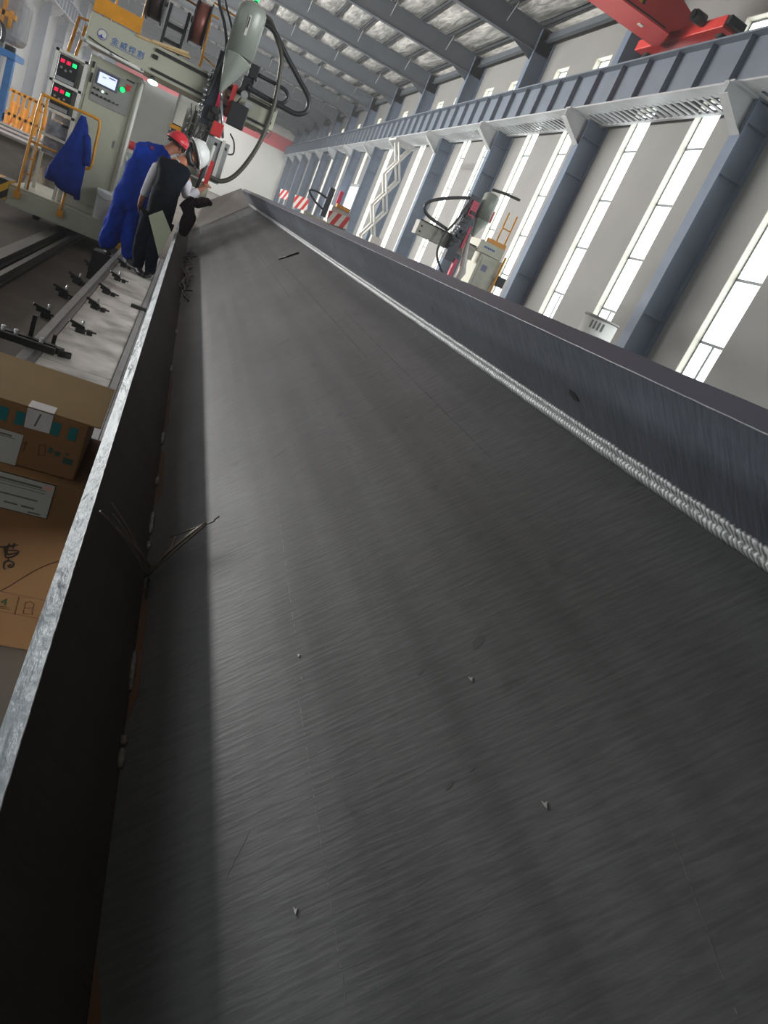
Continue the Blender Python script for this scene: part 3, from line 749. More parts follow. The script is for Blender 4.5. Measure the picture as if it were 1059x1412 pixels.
m = MB(); m.prism([(-1.64, GY + .012, 1.00), (-1.60, GY + .012, .978), (-1.555, GY + .012, .985), (-1.59, GY + .012, 1.0), (-1.6, GY + .012, 1.03), (-1.61, GY + .012, 1.005)], (0, .004, 0)); m.build('emblem_wave', mat('emblem blue', (40, 48, 150), .5), bmn)
# guard on top of the beam
yg = MB().box((-1.77, GY + .03, 1.24), (-1.17, GY + .05, 1.42)).build('kick_plate', M_yellow, g)
m = MB()
for x in (-1.72, -1.62, -1.53, -1.19): m.cyl((x, GY + .06, 1.22), (x, GY + .06, 2.35), .014, 8)
m.tube([(-1.77, GY + .06, 2.3), (-1.17, GY + .06, 2.3)], .016, 8).tube([(-1.17, GY + .06, 1.9), (-.3, GY + .4, 1.92)], .014, 8)
m.build('top_guardrail', M_yellow, g)
MB().cyl((-.35, GY - .02, 1.22), (-.40, GY - .02, 1.86), .017, 8).tube([(-.36, GY - .02, 1.36), (-.15, GY + .3, 1.34)], .012, 8).tube([(-.4, GY - .02, 2.0), (.1, GY + .3, 2.02)], .012, 8).build('guard_post', M_yellow, g)
# wire reels on a black stand
def reel(x, z, r, m_w, nm):
    m = MB(); m.cyl((x - .085, GY + .15, z), (x + .085, GY + .15, z), r, 28)
    o = m.build('wire_reel', m_w, g)
    m = MB()
    for s in (-1, 1): m.cyl((x + s * .085, GY + .15, z), (x + s * .1, GY + .15, z), r + .035, 28)
    m.build('reel_flange', M_dark, o)
    MB().cyl((x - .13, GY + .15, z), (x + .13, GY + .15, z), .04, 12).build('reel_hub', M_chrome, o)
reel(-1.07, 1.74, .25, M_darkreel, 'a'); reel(-.50, 1.72, .25, M_copper, 'b')
m = MB()
for x in (-.90, -.66): m.box((x - .018, GY + .05, 1.22), (x + .018, GY + .25, 1.76))
m.box((-.9, GY + .1, 1.5), (-.66, GY + .2, 1.55)).box((-.9, GY + .1, 1.32), (-.66, GY + .2, 1.36)); m.build('reel_stand', M_black, g)
MB().box((-1.2, GY + .0, 1.225), (-.5, GY + .10, 1.255), Matrix.Rotation(-.09, 3, 'Y')).build('beam_top_board', M_wood, g)
pk = MB().box((-1.0, GY - .02, 1.255), (-.53, GY + .02, 1.285), Matrix.Rotation(-.15, 3, 'Y')); pk.build('wood_strip', mat('pale strip', (208, 180, 132), .7), g)
# work lamp below the beam
lm = MB(); lm.tube([(-.88, GY + .1, .86), (-.88, GY + .0, .83), (-.88, GY - .02, .79)], [.02, .025, .05], 12); lm = lm.build('work_lamp', M_dark, g)
MB().ball((-.86, GY - .02, .77), .055, 14, (1.3, 1, .6)).build('lamp_lens', M_lampw, lm)
# welding head: slide column, flux hopper, torch
HX = .0
hd = MB().box((-.16, GY - .12, .58), (-.02, GY + .0, 1.52)).build('head_slide', M_navy, g, bevel=.006)
MB().box((-.02, GY - .16, .82), (.03, GY - .08, 1.24)).build('slide_bar', M_pink, hd); MB().box((.13, GY - .12, .80), (.19, GY - .05, 1.22)).build('slide_bar', M_red, hd)
m = MB()
for k in range(10): m.ball((-.19 + .008 * math.sin(k * 2.2), GY - .12 + .02 * math.sin(k), .66 + .065 * k), .022 + .01 * (k % 3) / 2, 8)
m.build('cable_clamp', M_chrome, hd)
hop = MB(); hx, hy = .085, GY - .28
ring = []
prof = [(0, 2.195, .0, 0), (0, 2.19, .06, 0), (0, 2.15, .15, 0), (0, 2.10, .185, 0), (0, 2.05, .19, 0), (0, 1.53, .19, 0)]
cone = [(0, 1.53, .19), (-.005, 1.51, .188), (-.09, 1.06, .03), (-.09, 1.03, .024)]
hop.tube([(hx + p[0], hy, p[1]) for p in prof], [max(p[2], .002) for p in prof], 24)
hop.tube([(hx + p[0], hy, p[1]) for p in cone], [p[2] for p in cone], 24)
hop = hop.build('flux_hopper', M_hopper, g)
MB().box((hx - .03, hy - .196, 1.76), (hx + .005, hy - .185, 2.00)).build('sight_glass', M_cand, hop); MB().box((hx - .022, hy - .199, 1.85), (hx - .008, hy - .195, 1.98)).build('flux_level', M_dark, hop)
MB().tube([(hx, hy, 2.18), (hx, hy, 2.21)], .03, 12).build('lamp_base', M_dark, hop)
MB().ball((hx, hy, 2.225), .034, 12).build('status_lamp', M_green, hop)
MB().cyl((hx - .09, hy, 1.05), (hx - .05, hy + .05, .95), .018, 10).cyl((hx - .05, hy + .05, .95), (.2, hy + .1, .52), .02, 10).build('feed_tube', M_chrome, hop)
mt = MB().box((.22, GY - .16, 1.16), (.38, GY + .0, 1.38)).box((.26, GY - .16, 1.38), (.40, GY - .02, 1.56)); mt = mt.build('drive_motor', M_black, g, bevel=.012)
m = MB(); m.cyl((.30, GY - .16, 1.15), (.30, GY - .2, 1.15), .05, 14).cyl((.40, GY - .1, 1.05), (.40, GY - .16, 1.05), .055, 14); m.build('motor_cap', M_sheet, mt)
for k in range(4): MB().cyl((.24 + .04 * k, GY - .18, 1.02 + .1 * k), (.27 + .03 * k, GY - .18, 1.1 + .1 * k), .012, 6).build('motor_cable', M_rubber, mt)
MB().box((.17, GY - .2, .72), (.42, GY - .02, 1.02)).build('wire_feeder', M_black, g, bevel=.01)
MB().box((-.08, GY - .2, .66), (.06, GY - .1, .84)).cyl((.0, GY - .2, .8), (.0, GY - .25, .8), .05, 12).cyl((.05, GY - .2, .72), (.05, GY - .25, .72), .035, 12).build('feed_rollers', M_dark, g, bevel=.01)
MB().box((.02, GY - .22, .50), (.17, GY - .12, .68)).build('red_box', M_red, g, bevel=.006)
MB().box((.01, GY - .15, -.08), (.33, GY - .05, .48)).build('torch_column', M_sheet, g, bevel=.01)
MB().box((.21, GY - .18, -.06), (.26, GY - .16, .50)).build('column_strip', M_cand, g)
MB().tube(curve_pts([(.28, GY - .1, .62), (.36, GY - .12, .54), (.40, GY - .1, .40), (.32, GY - .12, .36), (.28, GY - .16, .42)], 6), .012, 6).build('loop_cable', M_rubber, g)
tr = MB().tube([(.14, GY - .3, .42), (.10, GY - .32, .2), (.08, GY - .34, -.05), (.06, GY - .34, -.3)], [.022, .022, .03, .018], 10).build('torch', M_dark, g)
MB().box((.13, GY - .34, -.16), (.19, GY - .30, .18)).build('flag_strip', M_red, tr); MB().box((.03, GY - .34, -.1), (.08, GY - .3, .1)).build('flag_strip', M_red, tr)
MB().cyl((.11, GY - .33, .1), (.12, GY - .33, .38), .028, 10).build('torch_grip', M_cand, tr)
MB().box((.10, GY - .3, -.34), (.22, GY - .26, -.12)).build('scale_plate', mat('cream plate', (220, 214, 184), .5), tr)
# hoses
def hose(pts, r, mm, nm='hose'): MB().tube(curve_pts([(x, y, z) for x, y, z in pts], 10), r, 10).build(nm, mm, g)
yh = GY - .15
hose([(.20, yh, 2.12), (.32, yh, 2.12), (.45, yh - .03, 1.99), (.60, yh - .05, 1.80), (.66, yh - .06, 1.55), (.71, yh - .08, 1.16), (.68, yh - .1, .65), (.54, yh - .12, .2), (.36, yh - .14, -.01), (.13, yh - .16, -.02)], .032, M_hose)
hose([(.22, yh - .02, 2.06), (.40, yh - .04, 2.03), (.66, yh - .02, 1.84), (.92, yh, 1.66), (1.13, yh, 1.50), (1.16, yh, 1.34), (1.05, yh, 1.25), (.89, yh, 1.24), (.46, yh, 1.25), (.30, yh, 1.26)], .036, M_rubber)
hose([(.40, yh, 1.46), (.66, yh, 1.46), (.80, yh, 1.45), (.86, yh, 1.38), (.82, yh, 1.29), (.70, yh, 1.26)], .026, M_rubber)
hose([(-.42, yh, 2.2), (-.34, yh, 2.0), (-.20, yh, 1.80), (-.10, yh, 1.56), (-.10, yh, 1.32), (-.16, yh, .9)], .02, M_rubber, 'cable')
hose([(-.36, yh, 2.2), (-.24, yh, 2.0), (-.10, yh, 1.80), (-.04, yh, 1.58), (-.1, yh, 1.38), (-.17, yh, 1.1)], .014, M_rubber, 'cable')
# yellow guard rail at the carriage front
m = MB(); yr = GY - .03
m.tube(curve_pts([(-2.13, yr, -1.30), (-2.12, yr, -.6), (-2.10, yr, -.02), (-2.05, yr, .03), (-1.75, yr, .035), (-1.42, yr, .04), (-1.355, yr, -.02), (-1.34, yr, -.3), (-1.33, yr, -.56), (-1.38, yr, -.62), (-1.45, yr, -.62)], 6), .019, 8)
m.tube([(-2.02, yr, -1.2), (-2.03, yr, .03)], .014, 8).tube([(-2.11, yr, -.58), (-1.52, yr, -.58)], .016, 8)
for z in (-1.0, -.8, -.58, -.38, -.18): m.tube([(-2.12, yr, z), (-2.02, yr, z)], .01, 6)
m.tube([(-1.56, yr, -1.02), (-1.56, yr, -1.38)], .02, 8)
m.box((-2.17, yr - .02, -1.36), (-2.09, yr + .02, -1.26)).box((-1.60, yr - .02, -1.38), (-1.52, yr + .02, -1.28))
m.build('guard_rail', M_yellow, g)
# welding power sources on a rack left of the cabinet
rk = MB()
for x in (-2.09, -1.72):
    for y in (GY + .25, GY + .75): rk.box((x - .022, y - .02, -1.215), (x + .022, y + .02, .66))
for z in (.62, .24, -.12, -.45): rk.box((-2.11, GY + .23, z), (-1.70, GY + .27, z + .035)).box((-2.11, GY + .73, z), (-1.7, GY + .77, z + .035)).box((-2.11, GY + .27, z), (-2.07, GY + .73, z + .035))
rk = rk.build('power_rack', M_cand, g)
for z0, z1, e in ((.275, .60, 'a'), (-.085, .235, 'b')):
    ps_ = MB().box((-2.06, GY + .28, z0), (-1.80, GY + .72, z1)).build('power_source', M_black, rk, bevel=.006)
    for k, mm in enumerate((M_redlamp, M_redlamp, M_green)): MB().box((-2.035 + .075 * k, GY + .272, z1 - .09), (-1.985 + .075 * k, GY + .28, z1 - .045)).build('indicator', mm, ps_)
    for k in range(3): MB().cyl((-2.01 + .06 * k, GY + .28, z1 - .15 - .02 * (k % 2)), (-2.01 + .06 * k, GY + .262, z1 - .15 - .02 * (k % 2)), .016, 8).build('dial', M_chrome, ps_)
    MB().box((-2.05, GY + .272, z0 + .01), (-1.82, GY + .28, z0 + .06)).build('front_plate', M_sheet, ps_)
MB().box((-1.95, GY + .3, -.2), (-1.85, GY + .4, -.13)).box((-1.84, GY + .30, -.25), (-1.73, GY + .42, -.13)).build('rack_parts', M_sheet, rk)
MB().box((-2.02, GY + .3, -.66), (-1.76, GY + .5, -.22)).build('wire_feed_case', mat('mottled grey case', (128, 132, 140), .5, var=.5, scale=12), rk)
m = MB(); m.tube([(-2.0, GY + .4, .65), (-1.96, GY + .4, 1.12), (-1.75, GY + .4, 1.14)], .022, 8).tube([(-1.90, GY + .4, .65), (-1.86, GY + .4, 1.05), (-1.78, GY + .4, 1.07)], .02, 8); m.build('ladder_pipe', M_yellow, g)
# right leg of the gantry beyond the beam
MB().box((1.9, GY + .1, -1.215), (2.5, GY + .75, .0)).build('far_leg', M_beige, g, bevel=.01)

# bucket and jacket
bk = thing('bucket', (-1.06, GY - .12, -1.2), 'white plastic bucket on the machine carriage behind the worker in blue', 'bucket')
bk.location.z = -1.213
MB().tube([(-1.06, GY + .14, -1.212), (-1.06, GY + .14, -.84), (-1.06, GY + .14, -.83), (-1.06, GY + .14, -.80)], [.11, .128, .14, .14], 18).build('bucket_body', M_bucket, bk)
MB().tube([(-1.06 + .14 * math.cos(a), GY + .14 - .14 * abs(math.sin(a)), -.82 - .09 * abs(math.sin(a))) for a in [PI * k / 12 for k in range(13)]], .005, 6).build('bucket_handle', M_sheet, bk)
jk = MB()
def jacket():
    rows = [(-.00, -1.555, .03, .035), (-.10, -1.545, .07, .05), (-.25, -1.54, .105, .06), (-.45, -1.55, .145, .07), (-.65, -1.57, .185, .075), (-.85, -1.60, .215, .07), (-.98, -1.60, .22, .06)]
    n = 36; rings = []
    for i, (z, xc, rx, ry) in enumerate(rows):
        ring = []
        for k in range(n):
            a = 2 * PI * k / n; fold = 1 + (.16 * i / 6) * math.sin(a * 7 + .6 * i * .4) + .05 * math.sin(a * 3 + i)
            sk = .10 * (-math.cos(a)) * (z + .2) if i > 3 else 0
            ring.append(jk.bm.verts.new((xc + rx * fold * math.cos(a), yr - .095 + ry * fold * math.sin(a), z - .03 * math.sin(a * 3.0) * i / 6 - sk * .8 )))
        rings.append(ring)
    for a_, b_ in zip(rings, rings[1:]):
        for k in range(n):
            f = jk.bm.faces.new((a_[k], a_[(k+1) % n], b_[(k+1) % n], b_[k])); f.smooth = True
    jk.bm.faces.new(rings[0][::-1]); jk.bm.faces.new(rings[-1])
jacket()
jt = thing('work_jacket', (-1.55, yr - .1, -1.0), 'blue work jacket hanging in folds from the yellow guard rail', 'jacket')
jk.build('jacket_body', M_blue2, jt)
MB().tube(curve_pts([(-1.46, yr - .12, -.2), (-1.40, yr - .13, -.4), (-1.375, yr - .13, -.58)], 5), [.03] + [.05] * 9 + [.04], 10).build('sleeve', M_blue2, jt)

# pale green guard sheet with a red roll on top, between cabinet and workers
gs = thing('guard_sheet', (-.9, 12.9, -1.2), 'pale green sheet guard with a diagonal strut and red top behind the workers', 'machine guard')
MB().box((-1.25, 13.5, ZF), (-.62, 13.53, -.20)).build('sheet', M_palegreen, gs)
MB().tube([(-1.1, 13.48, -.28), (-.85, 13.48, -.72)], .02, 8).box((-1.27, 13.47, -.22), (-.6, 13.5, -.18)).build('strut', M_cand, gs)
MB().cyl((-1.12, 13.45, -.10), (-.72, 13.45, -.10), .065, 14).build('red_roll', M_red, gs)

# grey cabinet and equipment rack behind
gc = thing('grey_cabinet', (-.9, 14.2, ZF), 'tall plain light grey cabinet behind the beige machine beam', 'cabinet')
MB().box((-1.75, 14.6, ZF), (-.62, 15.2, .95)).build('cabinet_body', mat('plain light grey', (216, 217, 216), .5, var=.03), gc, bevel=.01)
MB().box((-1.70, 14.585, -1.5), (-.68, 14.6, .85)).build('cabinet_door', mat('plain light grey door', (212, 213, 212), .5, var=.03), gc)
er = thing('equipment_rack', (-.2, 13.9, ZF), 'white equipment rack crowded with valves and cables behind the welding head', 'equipment rack')
MB().box((-.60, 14.0, -.3), (.12, 14.03, 1.0)).build('back_board', M_cand, er)
m = MB()
for x in (-.6, .09): m.box((x, 13.6, ZF), (x + .03, 14.03, 1.0))
for z in (.34, -.15): m.box((-.6, 13.6, z), (.12, 14.0, z + .03))
m.build('rack_frame', M_sheet, er)
MB().box((-.60, 13.58, .42), (-.42, 13.62, .48)).build('yellow_shelf_edge', M_yellow, er)
MB().box((-.59, 13.62, .50), (-.42, 13.98, .84)).build('white_case', M_white, er)
for k in range(12):
    x = -.36 + .085 * (k % 6); z = .42 + .22 * (k // 6)
    MB().cyl((x, 13.7, z), (x, 13.7, z + .14 + .04 * (k % 3)), .028, 10).ball((x, 13.7, z + .17), .03, 8).build('valve', (M_chrome, M_dark, M_sheet)[k % 3], er)
for k in range(7):
    x = -.38 + .07 * k
    MB().tube(curve_pts([(x, 13.62, .9), (x + .05, 13.58, .65), (x - .02, 13.6, .4), (x + .06, 13.58, .15)], 5), .008, 6).build('cable', M_dark, er)

# ------------------------------------------------------------------ background on the left
bf = thing('blue_frame', (-4.2, 18, ZF), 'blue steel stand at the far left edge', 'steel stand')
MB().box((-5.2, 17.6, .40), (-3.82, 18.4, .52)).build('top_beam', M_bframe, bf)
for x in (-5.1, -4.25, -3.98): MB().box((x, 17.7, ZF), (x + .13, 17.85, .40)).build('leg', M_bframe, bf)
MB().box((-5.2, 17.65, -.75), (-3.85, 17.9, -.6)).build('cross_bar', M_bframe, bf)
MB().box((-4.7, 17.7, .52), (-4.2, 18.2, .62)).cyl((-4.0, 17.9, .52), (-4.0, 17.9, .62), .1, 12).build('clamp_top', M_dark, bf)
gh = thing('grey_machine_housing', (-4.4, 20, ZF), 'grey machine housing with yellow fittings in the top left corner', 'machine')
MB().box((-5.4, 20, .75), (-4.35, 21, 1.75)).build('housing', mat('housing grey', (142, 144, 146), .5), gh, bevel=.15)
MB().box((-5.2, 20.2, ZF), (-4.6, 20.8, .75)).build('stand', M_lgrey, gh)
MB().box((-4.75, 19.8, 1.2), (-4.45, 19.99, 1.3)).box((-4.72, 19.8, .95), (-4.66, 19.9, 1.6)).cyl((-4.55, 19.85, 1.0), (-4.55, 19.85, 1.35), .05, 8).build('yellow_fitting', M_yellow, gh)
MB().tube(curve_pts([(-4.75, 19.8, 1.05), (-4.62, 19.75, .95), (-4.6, 19.75, .7), (-4.75, 19.75, .6)], 5), .05, 8).build('black_coil', M_black, gh)
yf = thing('yellow_fence', (-4.0, 22, ZF), 'yellow safety fence of upright bars beyond the blue stand', 'fence')
m = MB()
for k in range(16): m.box((-5.2 + .13 * k, 22, ZF), (-5.14 + .13 * k, 22.05, -.15))
m.box((-5.25, 22, -.2), (-3.1, 22.05, -.12)).box((-5.25, 22, -.75), (-3.1, 22.05, -.68)).build('fence_panel', M_yellow, yf)
ye = thing('yellow_machine_parts', (-4.3, 20.5, ZF), 'pile of orange yellow machine parts behind the fence bars', 'machine parts')
for k in range(7): MB().box((-5.0 + .25 * k, 23, ZF), (-4.85 + .25 * k, 23.3, -.4 - .05 * (k % 3)), Matrix.Rotation(.25, 3, 'Y')).build('yellow_part', mat('orange yellow', (216, 152, 66), .5), ye)
for i, (y, z, lab) in enumerate(((14.7, -.80, 'front'), (15.7, -.78, 'second'), (16.65, -.76, 'third'))):
    t = thing('steel_girder', (-3.2, y, ZF), 'pale dusty steel girder lying across behind the guard rail, %s one' % lab, 'steel girder', 'pale girders lying behind the machine')
    MB().box((-5.6, y, z - .04), (-2.0, y + .75, z)).build('top_flange', M_concrete, t); MB().box((-5.6, y + .33, ZF), (-2.0, y + .4, z - .04)).build('web', M_concrete, t)
tr_ = MB().prism([(-2.75, 14.6, -1.66), (-2.3, 14.6, -1.66), (-2.38, 14.6, -1.3), (-2.45, 14.7, -1.08), (-2.6, 14.6, -1.25)], (0, .3, 0)); tag(tr_.build('scrap_paper', mat('crumpled paper', (206, 190, 168), .8)), 'crumpled pale paper wrap on the floor behind the striped bumper', 'paper')

# ------------------------------------------------------------------ second gantry welder by the right wall
M_beigel = mat('paler beige', (206, 206, 186), .45, var=.04); M_yellowl = mat('bright safety yellow', (236, 160, 40), .45, var=.06)  # paler beige and brighter yellow than on the large gantry
def small_gantry():
    Y = 16.
    t = thing('gantry_welder', (6, Y, ZF), 'distant beige gantry welding machine with yellow railing in front of the right windows', 'welding machine')
    cb_ = MB().box((6.38, Y, ZF), (6.98, Y + .6, .98)).build('control_cabinet', M_beigel, t, bevel=.01)
    MB().box((6.45, Y - .015, -.4), (6.92, Y, .90)).build('cabinet_door', mat('cabinet door light', (196, 196, 178), .45), cb_)
    MB().box((6.52, Y - .02, .62), (6.66, Y - .014, .76)).build('screen', mat('dim screen', (110, 116, 150), .3), cb_)
    h = MB().box((6.22, Y - .05, .98), (6.88, Y + .6, 1.24)).build('beam_head', M_beigel, t, bevel=.01)
    m = MB()
    for i in range(6): m.box((6.36 + .05 * i, Y - .055, 1.10), (6.395 + .05 * i, Y - .05, 1.14))
    m.build('lettering', M_tblue, h)
    MB().box((6.36, Y - .02, 1.24), (6.88, Y, 1.34)).build('kick_plate', M_yellowl, t)
    m = MB()
    for x in (6.60, 6.82): m.cyl((x, Y, 1.3), (x, Y, 2.0), .02, 8)
    m.tube([(6.6, Y, 1.65), (6.82, Y, 1.65)], .016, 6); m.tube([(6.95, Y - .1, 1.1), (6.95, Y - .1, .2), (6.8, Y - .1, .15)], .025, 8); m.build('guard_rail', M_yellowl, t)
    MB().box((7.0, Y - .1, .45), (7.2, Y + .1, .68)).build('junction_box', M_black, t)
    b = MB().box((4.72, Y, .72), (6.22, Y + .3, 1.02)).build('cross_beam', mat('beam dusty beige', (172, 170, 158), .5), t)
    MB().box((4.78, Y - .015, .9), (4.82, Y, .94)).box((4.78, Y - .015, .78), (4.82, Y, .82)).box((4.72, Y - .02, 1.02), (6.2, Y + .02, 1.05)).build('slide_rail', M_dark, b)
    MB().box((5.50, Y - .25, .5), (5.72, Y - .02, 1.95)).build('head_slide', M_navy, t)
    for a_, b_ in (((5.58, Y - .3, 1.5), (5.74, Y - .25, 1.85)), ((5.78, Y - .2, .85), (5.84, Y - .12, 1.35)), ((5.74, Y - .3, .05), (5.82, Y - .2, .6)), ((6.12, Y - .2, 1.6), (6.2, Y - .1, 1.85))): MB().box(a_, b_).build('red_bar', M_pink, t)
    MB().tube([(5.97, Y - .2, 2.15), (5.97, Y - .2, 2.10), (5.97, Y - .2, 1.58)], [.12, .175, .175], 20).tube([(5.97, Y - .2, 1.58), (5.93, Y - .2, 1.22), (5.93, Y - .2, 1.18)], [.175, .04, .03], 20).build('flux_hopper', M_hopper, t)
    MB().tube([(5.86, Y - .2, 1.2), (5.95, Y - .2, .75), (6.05, Y - .2, .4), (6.0, Y - .2, .1)], [.03, .06, .1, .06], 12).build('torch', M_cand, t)
    for p_, r_ in ([[(5.5, Y - .2, 1.86), (5.1, Y - .2, 1.68), (4.72, Y - .2, 1.45), (4.64, Y - .2, 1.28), (4.80, Y - .2, 1.15), (5.3, Y - .2, 1.08)], .035], [[(5.5, Y - .28, 1.75), (5.4, Y - .3, 1.3), (5.25, Y - .3, .9), (5.3, Y - .3, .5), (5.6, Y - .3, .2)], .025], [[(5.97, Y, 2.25), (6.3, Y, 2.3), (6.7, Y, 2.33)], .03]):
        MB().tube(curve_pts(p_, 8), r_, 8).build('hose', M_rubber, t)
    m = MB()
    for k in range(9): m.box((5.46 + .05 * (k % 4), Y - .34, .8 + .11 * k), (5.56 + .06 * (k % 4), Y - .28, .87 + .11 * k))
    m.build('head_fittings', M_dark, t)
    m = MB()
    for k in range(4): m.ball((5.42 + .02 * k, Y - .33, 1.05 + .06 * k), .05, 8)
    m.build('cable_coil', M_chrome, t)
small_gantry()
# third gantry far off, with red and white striped beam ends beyond it
g3 = thing('gantry_welder', (4.2, 24, ZF), 'small far gantry welder with red and white striped end, past the beam flange', 'welding machine')
MB().box((3.4, 24, ZF), (4.9, 24.6, .22)).build('base', M_beige, g3)
MB().box((4.15, 23.9, .22), (4.85, 23.98, .60), Matrix.Rotation(-.1, 3, 'Y')).build('striped_board', M_rw, g3)
MB().box((4.2, 24.0, .2), (4.8, 24.5, .75)).build('machine_body', mat('pale machine', (196, 190, 176), .5), g3)
MB().box((3.88, 23.7, .3), (4.05, 23.95, 1.2)).tube(curve_pts([(3.9, 23.7, .85), (3.5, 23.7, .9), (3.3, 23.7, .82), (3.6, 23.7, .6), (3.9, 23.7, .5)], 6), .035, 6).build('head', M_navy, g3)
MB().box((4.3, 23.9, .75), (4.75, 24.1, .86)).build('yellow_edge', M_yellow, g3)
MB().box((4.3, 24.2, .85), (4.42, 24.3, 1.25)).build('red_bar', M_pink, g3)
for (x, y, z, w_, lab) in ((5.0, 40, .35, .75, 'red and white striped barrier board far down the hall, nearer one'), (5.75, 55, .62, .6, 'red and white striped barrier board farthest down the hall')):
    t = thing('striped_barrier', (x, y, ZF), lab, 'barrier', 'striped barriers far down the hall')
    MB().box((x, y, z), (x + w_, y + .06, z + .62), Matrix.Rotation(-.15, 3, 'Y')).build('board', M_rw, t)
    for q in (.1, w_ - .15): MB().box((x + q, y + .06, ZF), (x + q + .08, y + .12, z + .3)).build('leg', M_lgrey, t)

# scissor mast
sl = thing('scissor_lift', (7.0, 30, ZF), 'raised white scissor lift standing in front of the far windows', 'lift')
MB().box((6.6, 29.6, ZF), (7.6, 30.8, -.9)).build('lift_base', M_cand, sl)
m = MB()
for j in range(2):
    yy = 29.8 + .6 * j
    nn = 4; z0 = -.9; hgt = 1.25
    for k in range(nn):
        a, b_ = 6.75, 7.35
        m.tube([(a, yy, z0 + hgt * k), (b_, yy, z0 + hgt * (k + 1))], .045, 6).tube([(b_, yy, z0 + hgt * k), (a, yy, z0 + hgt * (k + 1))], .045, 6)
m.build('scissor_arm', M_cand, sl)
MB().box((6.55, 29.6, 4.1), (7.5, 30.8, 4.18)).build('lift_deck', M_lgrey, sl)
MB().box((7.05, 29.4, .25), (7.5, 29.7, .55)).build('control_case', M_cand, sl)

# white drum on a stand near the right windows
dm = thing('white_drum', (5.7, 9, -.35), 'round white drum with a dark lid rim just above the right flange', 'drum')
MB().cyl((5.7, 9.0, -.35), (5.7, 9.0, .45), .25, 28).build('drum_body', mat('drum white', (198, 198, 192), .5, var=.02), dm)
MB().cyl((5.7, 9.0, .45), (5.7, 9.0, .48), .262, 28).build('lid', M_beige2, dm)
m = MB()
for k in range(4):
    a = math.radians(212 + 13 * k); x, y = 5.7 + .252 * math.cos(a), 9 + .252 * math.sin(a)
    m.box((x - .012, y - .004, .30), (x + .012, y + .004, .41), Matrix.Rotation(a + PI / 2, 3, 'Z'))
m.build('printed_mark', M_grey, dm)
ds = thing('drum_stand', (5.7, 9, ZF), 'dark steel stand under the white drum', 'stand')
MB().box((5.35, 8.65, -.40), (6.05, 9.35, -.352)).build('stand_top', M_dark, ds)
for x in (5.37, 5.97):
    for y in (8.67, 9.27): MB().box((x, y, ZF), (x + .06, y + .06, -.40)).build('leg', M_dark, ds)

# ------------------------------------------------------------------ overhead crane
cr = thing('overhead_crane', (0, 17, 6.74), 'red overhead travelling crane resting on the right runway beam', 'crane')
m = MB(); X1 = 8.75
yn = 16.45
m.prism([(-11.1, yn, 6.8), (8.42, yn, 6.8), (8.95, yn, 7.16), (8.9, yn, 7.30), (8.35, yn, 7.48), (7.9, yn, 7.80), (7.3, yn, 8.05), (-11.1, yn, 8.05)], (0, .85, 0))
gb = m.build('bridge_girder', M_crane, cr)
MB().prism([(-11.1, yn - .05, 6.76), (8.45, yn - .05, 6.76), (8.8, 17.35, 6.76), (-11.1, 17.35, 6.76)], (0, 0, .04)).build('bottom_plate', M_crane, gb)
MB().box((-11.1, yn - .055, 6.80), (8.3, yn - .03, 6.83)).build('conductor_rail', M_dark, gb)
MB().box((7.33, yn - .012, 6.95), (7.62, yn, 7.9)).build('hazard_sign', M_ybv, gb)
MB().box((7.86, 16.75, 6.745), (7.98, 16.87, 6.76)).build('sticker', M_white, gb)
et = MB().box((8.76, 15.0, 6.84), (9.26, 18.3, 7.08)).build('end_truck', M_crane, cr, bevel=.02)
m = MB()
for y in (15.3, 18.05): m.cyl((8.93, y, 6.86), (9.07, y, 6.86), .11, 18)
m.build('truck_wheel', M_dark, et)
MB().cyl((8.72, 15.75, 7.05), (8.46, 15.75, 7.05), .12, 16).cyl((8.46, 15.75, 7.05), (8.40, 15.75, 7.05), .09, 16).build('travel_motor', M_black, et)
MB().box((8.78, 14.88, 6.9), (9.2, 15.0, 7.06)).build('buffer', M_dark, et)
MB().box((-11.5, 15.0, 6.86), (-11.0, 18.9, 7.22)).build('end_truck', M_crane, cr, bevel=.02)

# ------------------------------------------------------------------ people
def hand(verts, edges, wrist_i, wp, d, side, curl, sc=1.):
    d = Vector(d).normalized(); s = Vector(side).normalized(); nrm = d.cross(s).normalized()
    base = len(verts); wp = Vector(wp)
    verts.append((wp + d * .045 * sc, (.036 * sc, .018 * sc))); edges.append((wrist_i, base))
    verts.append((wp + d * .085 * sc, (.04 * sc, .015 * sc))); edges.append((base, base + 1))
    for k, (off, ln) in enumerate(((-.030, .075), (-.010, .085), (.010, .08), (.030, .062))):
        i = len(verts); p = wp + d * .095 * sc + s * off * sc
        verts.append((p, .0095 * sc)); edges.append((base + 1, i))
        p2 = p + (d * math.cos(curl) + nrm * math.sin(curl)) * ln * .5 * sc; verts.append((p2, .0088 * sc)); edges.append((i, i + 1))
        p3 = p2 + (d * math.cos(curl * 2) + nrm * math.sin(curl * 2)) * ln * .5 * sc; verts.append((p3, .0075 * sc)); edges.append((i + 1, i + 2))
    i = len(verts); p = wp + d * .05 * sc - s * .038 * sc
    verts.append((p, .012 * sc)); edges.append((base, i)); p2 = p + (d * .8 - s * .6).normalized() * .035 * sc; verts.append((p2, .0105 * sc)); edges.append((i, i + 1))
    verts.append((p2 + (d * .95 + nrm * .3) * .03 * sc, .009 * sc)); edges.append((i + 1, i + 2))
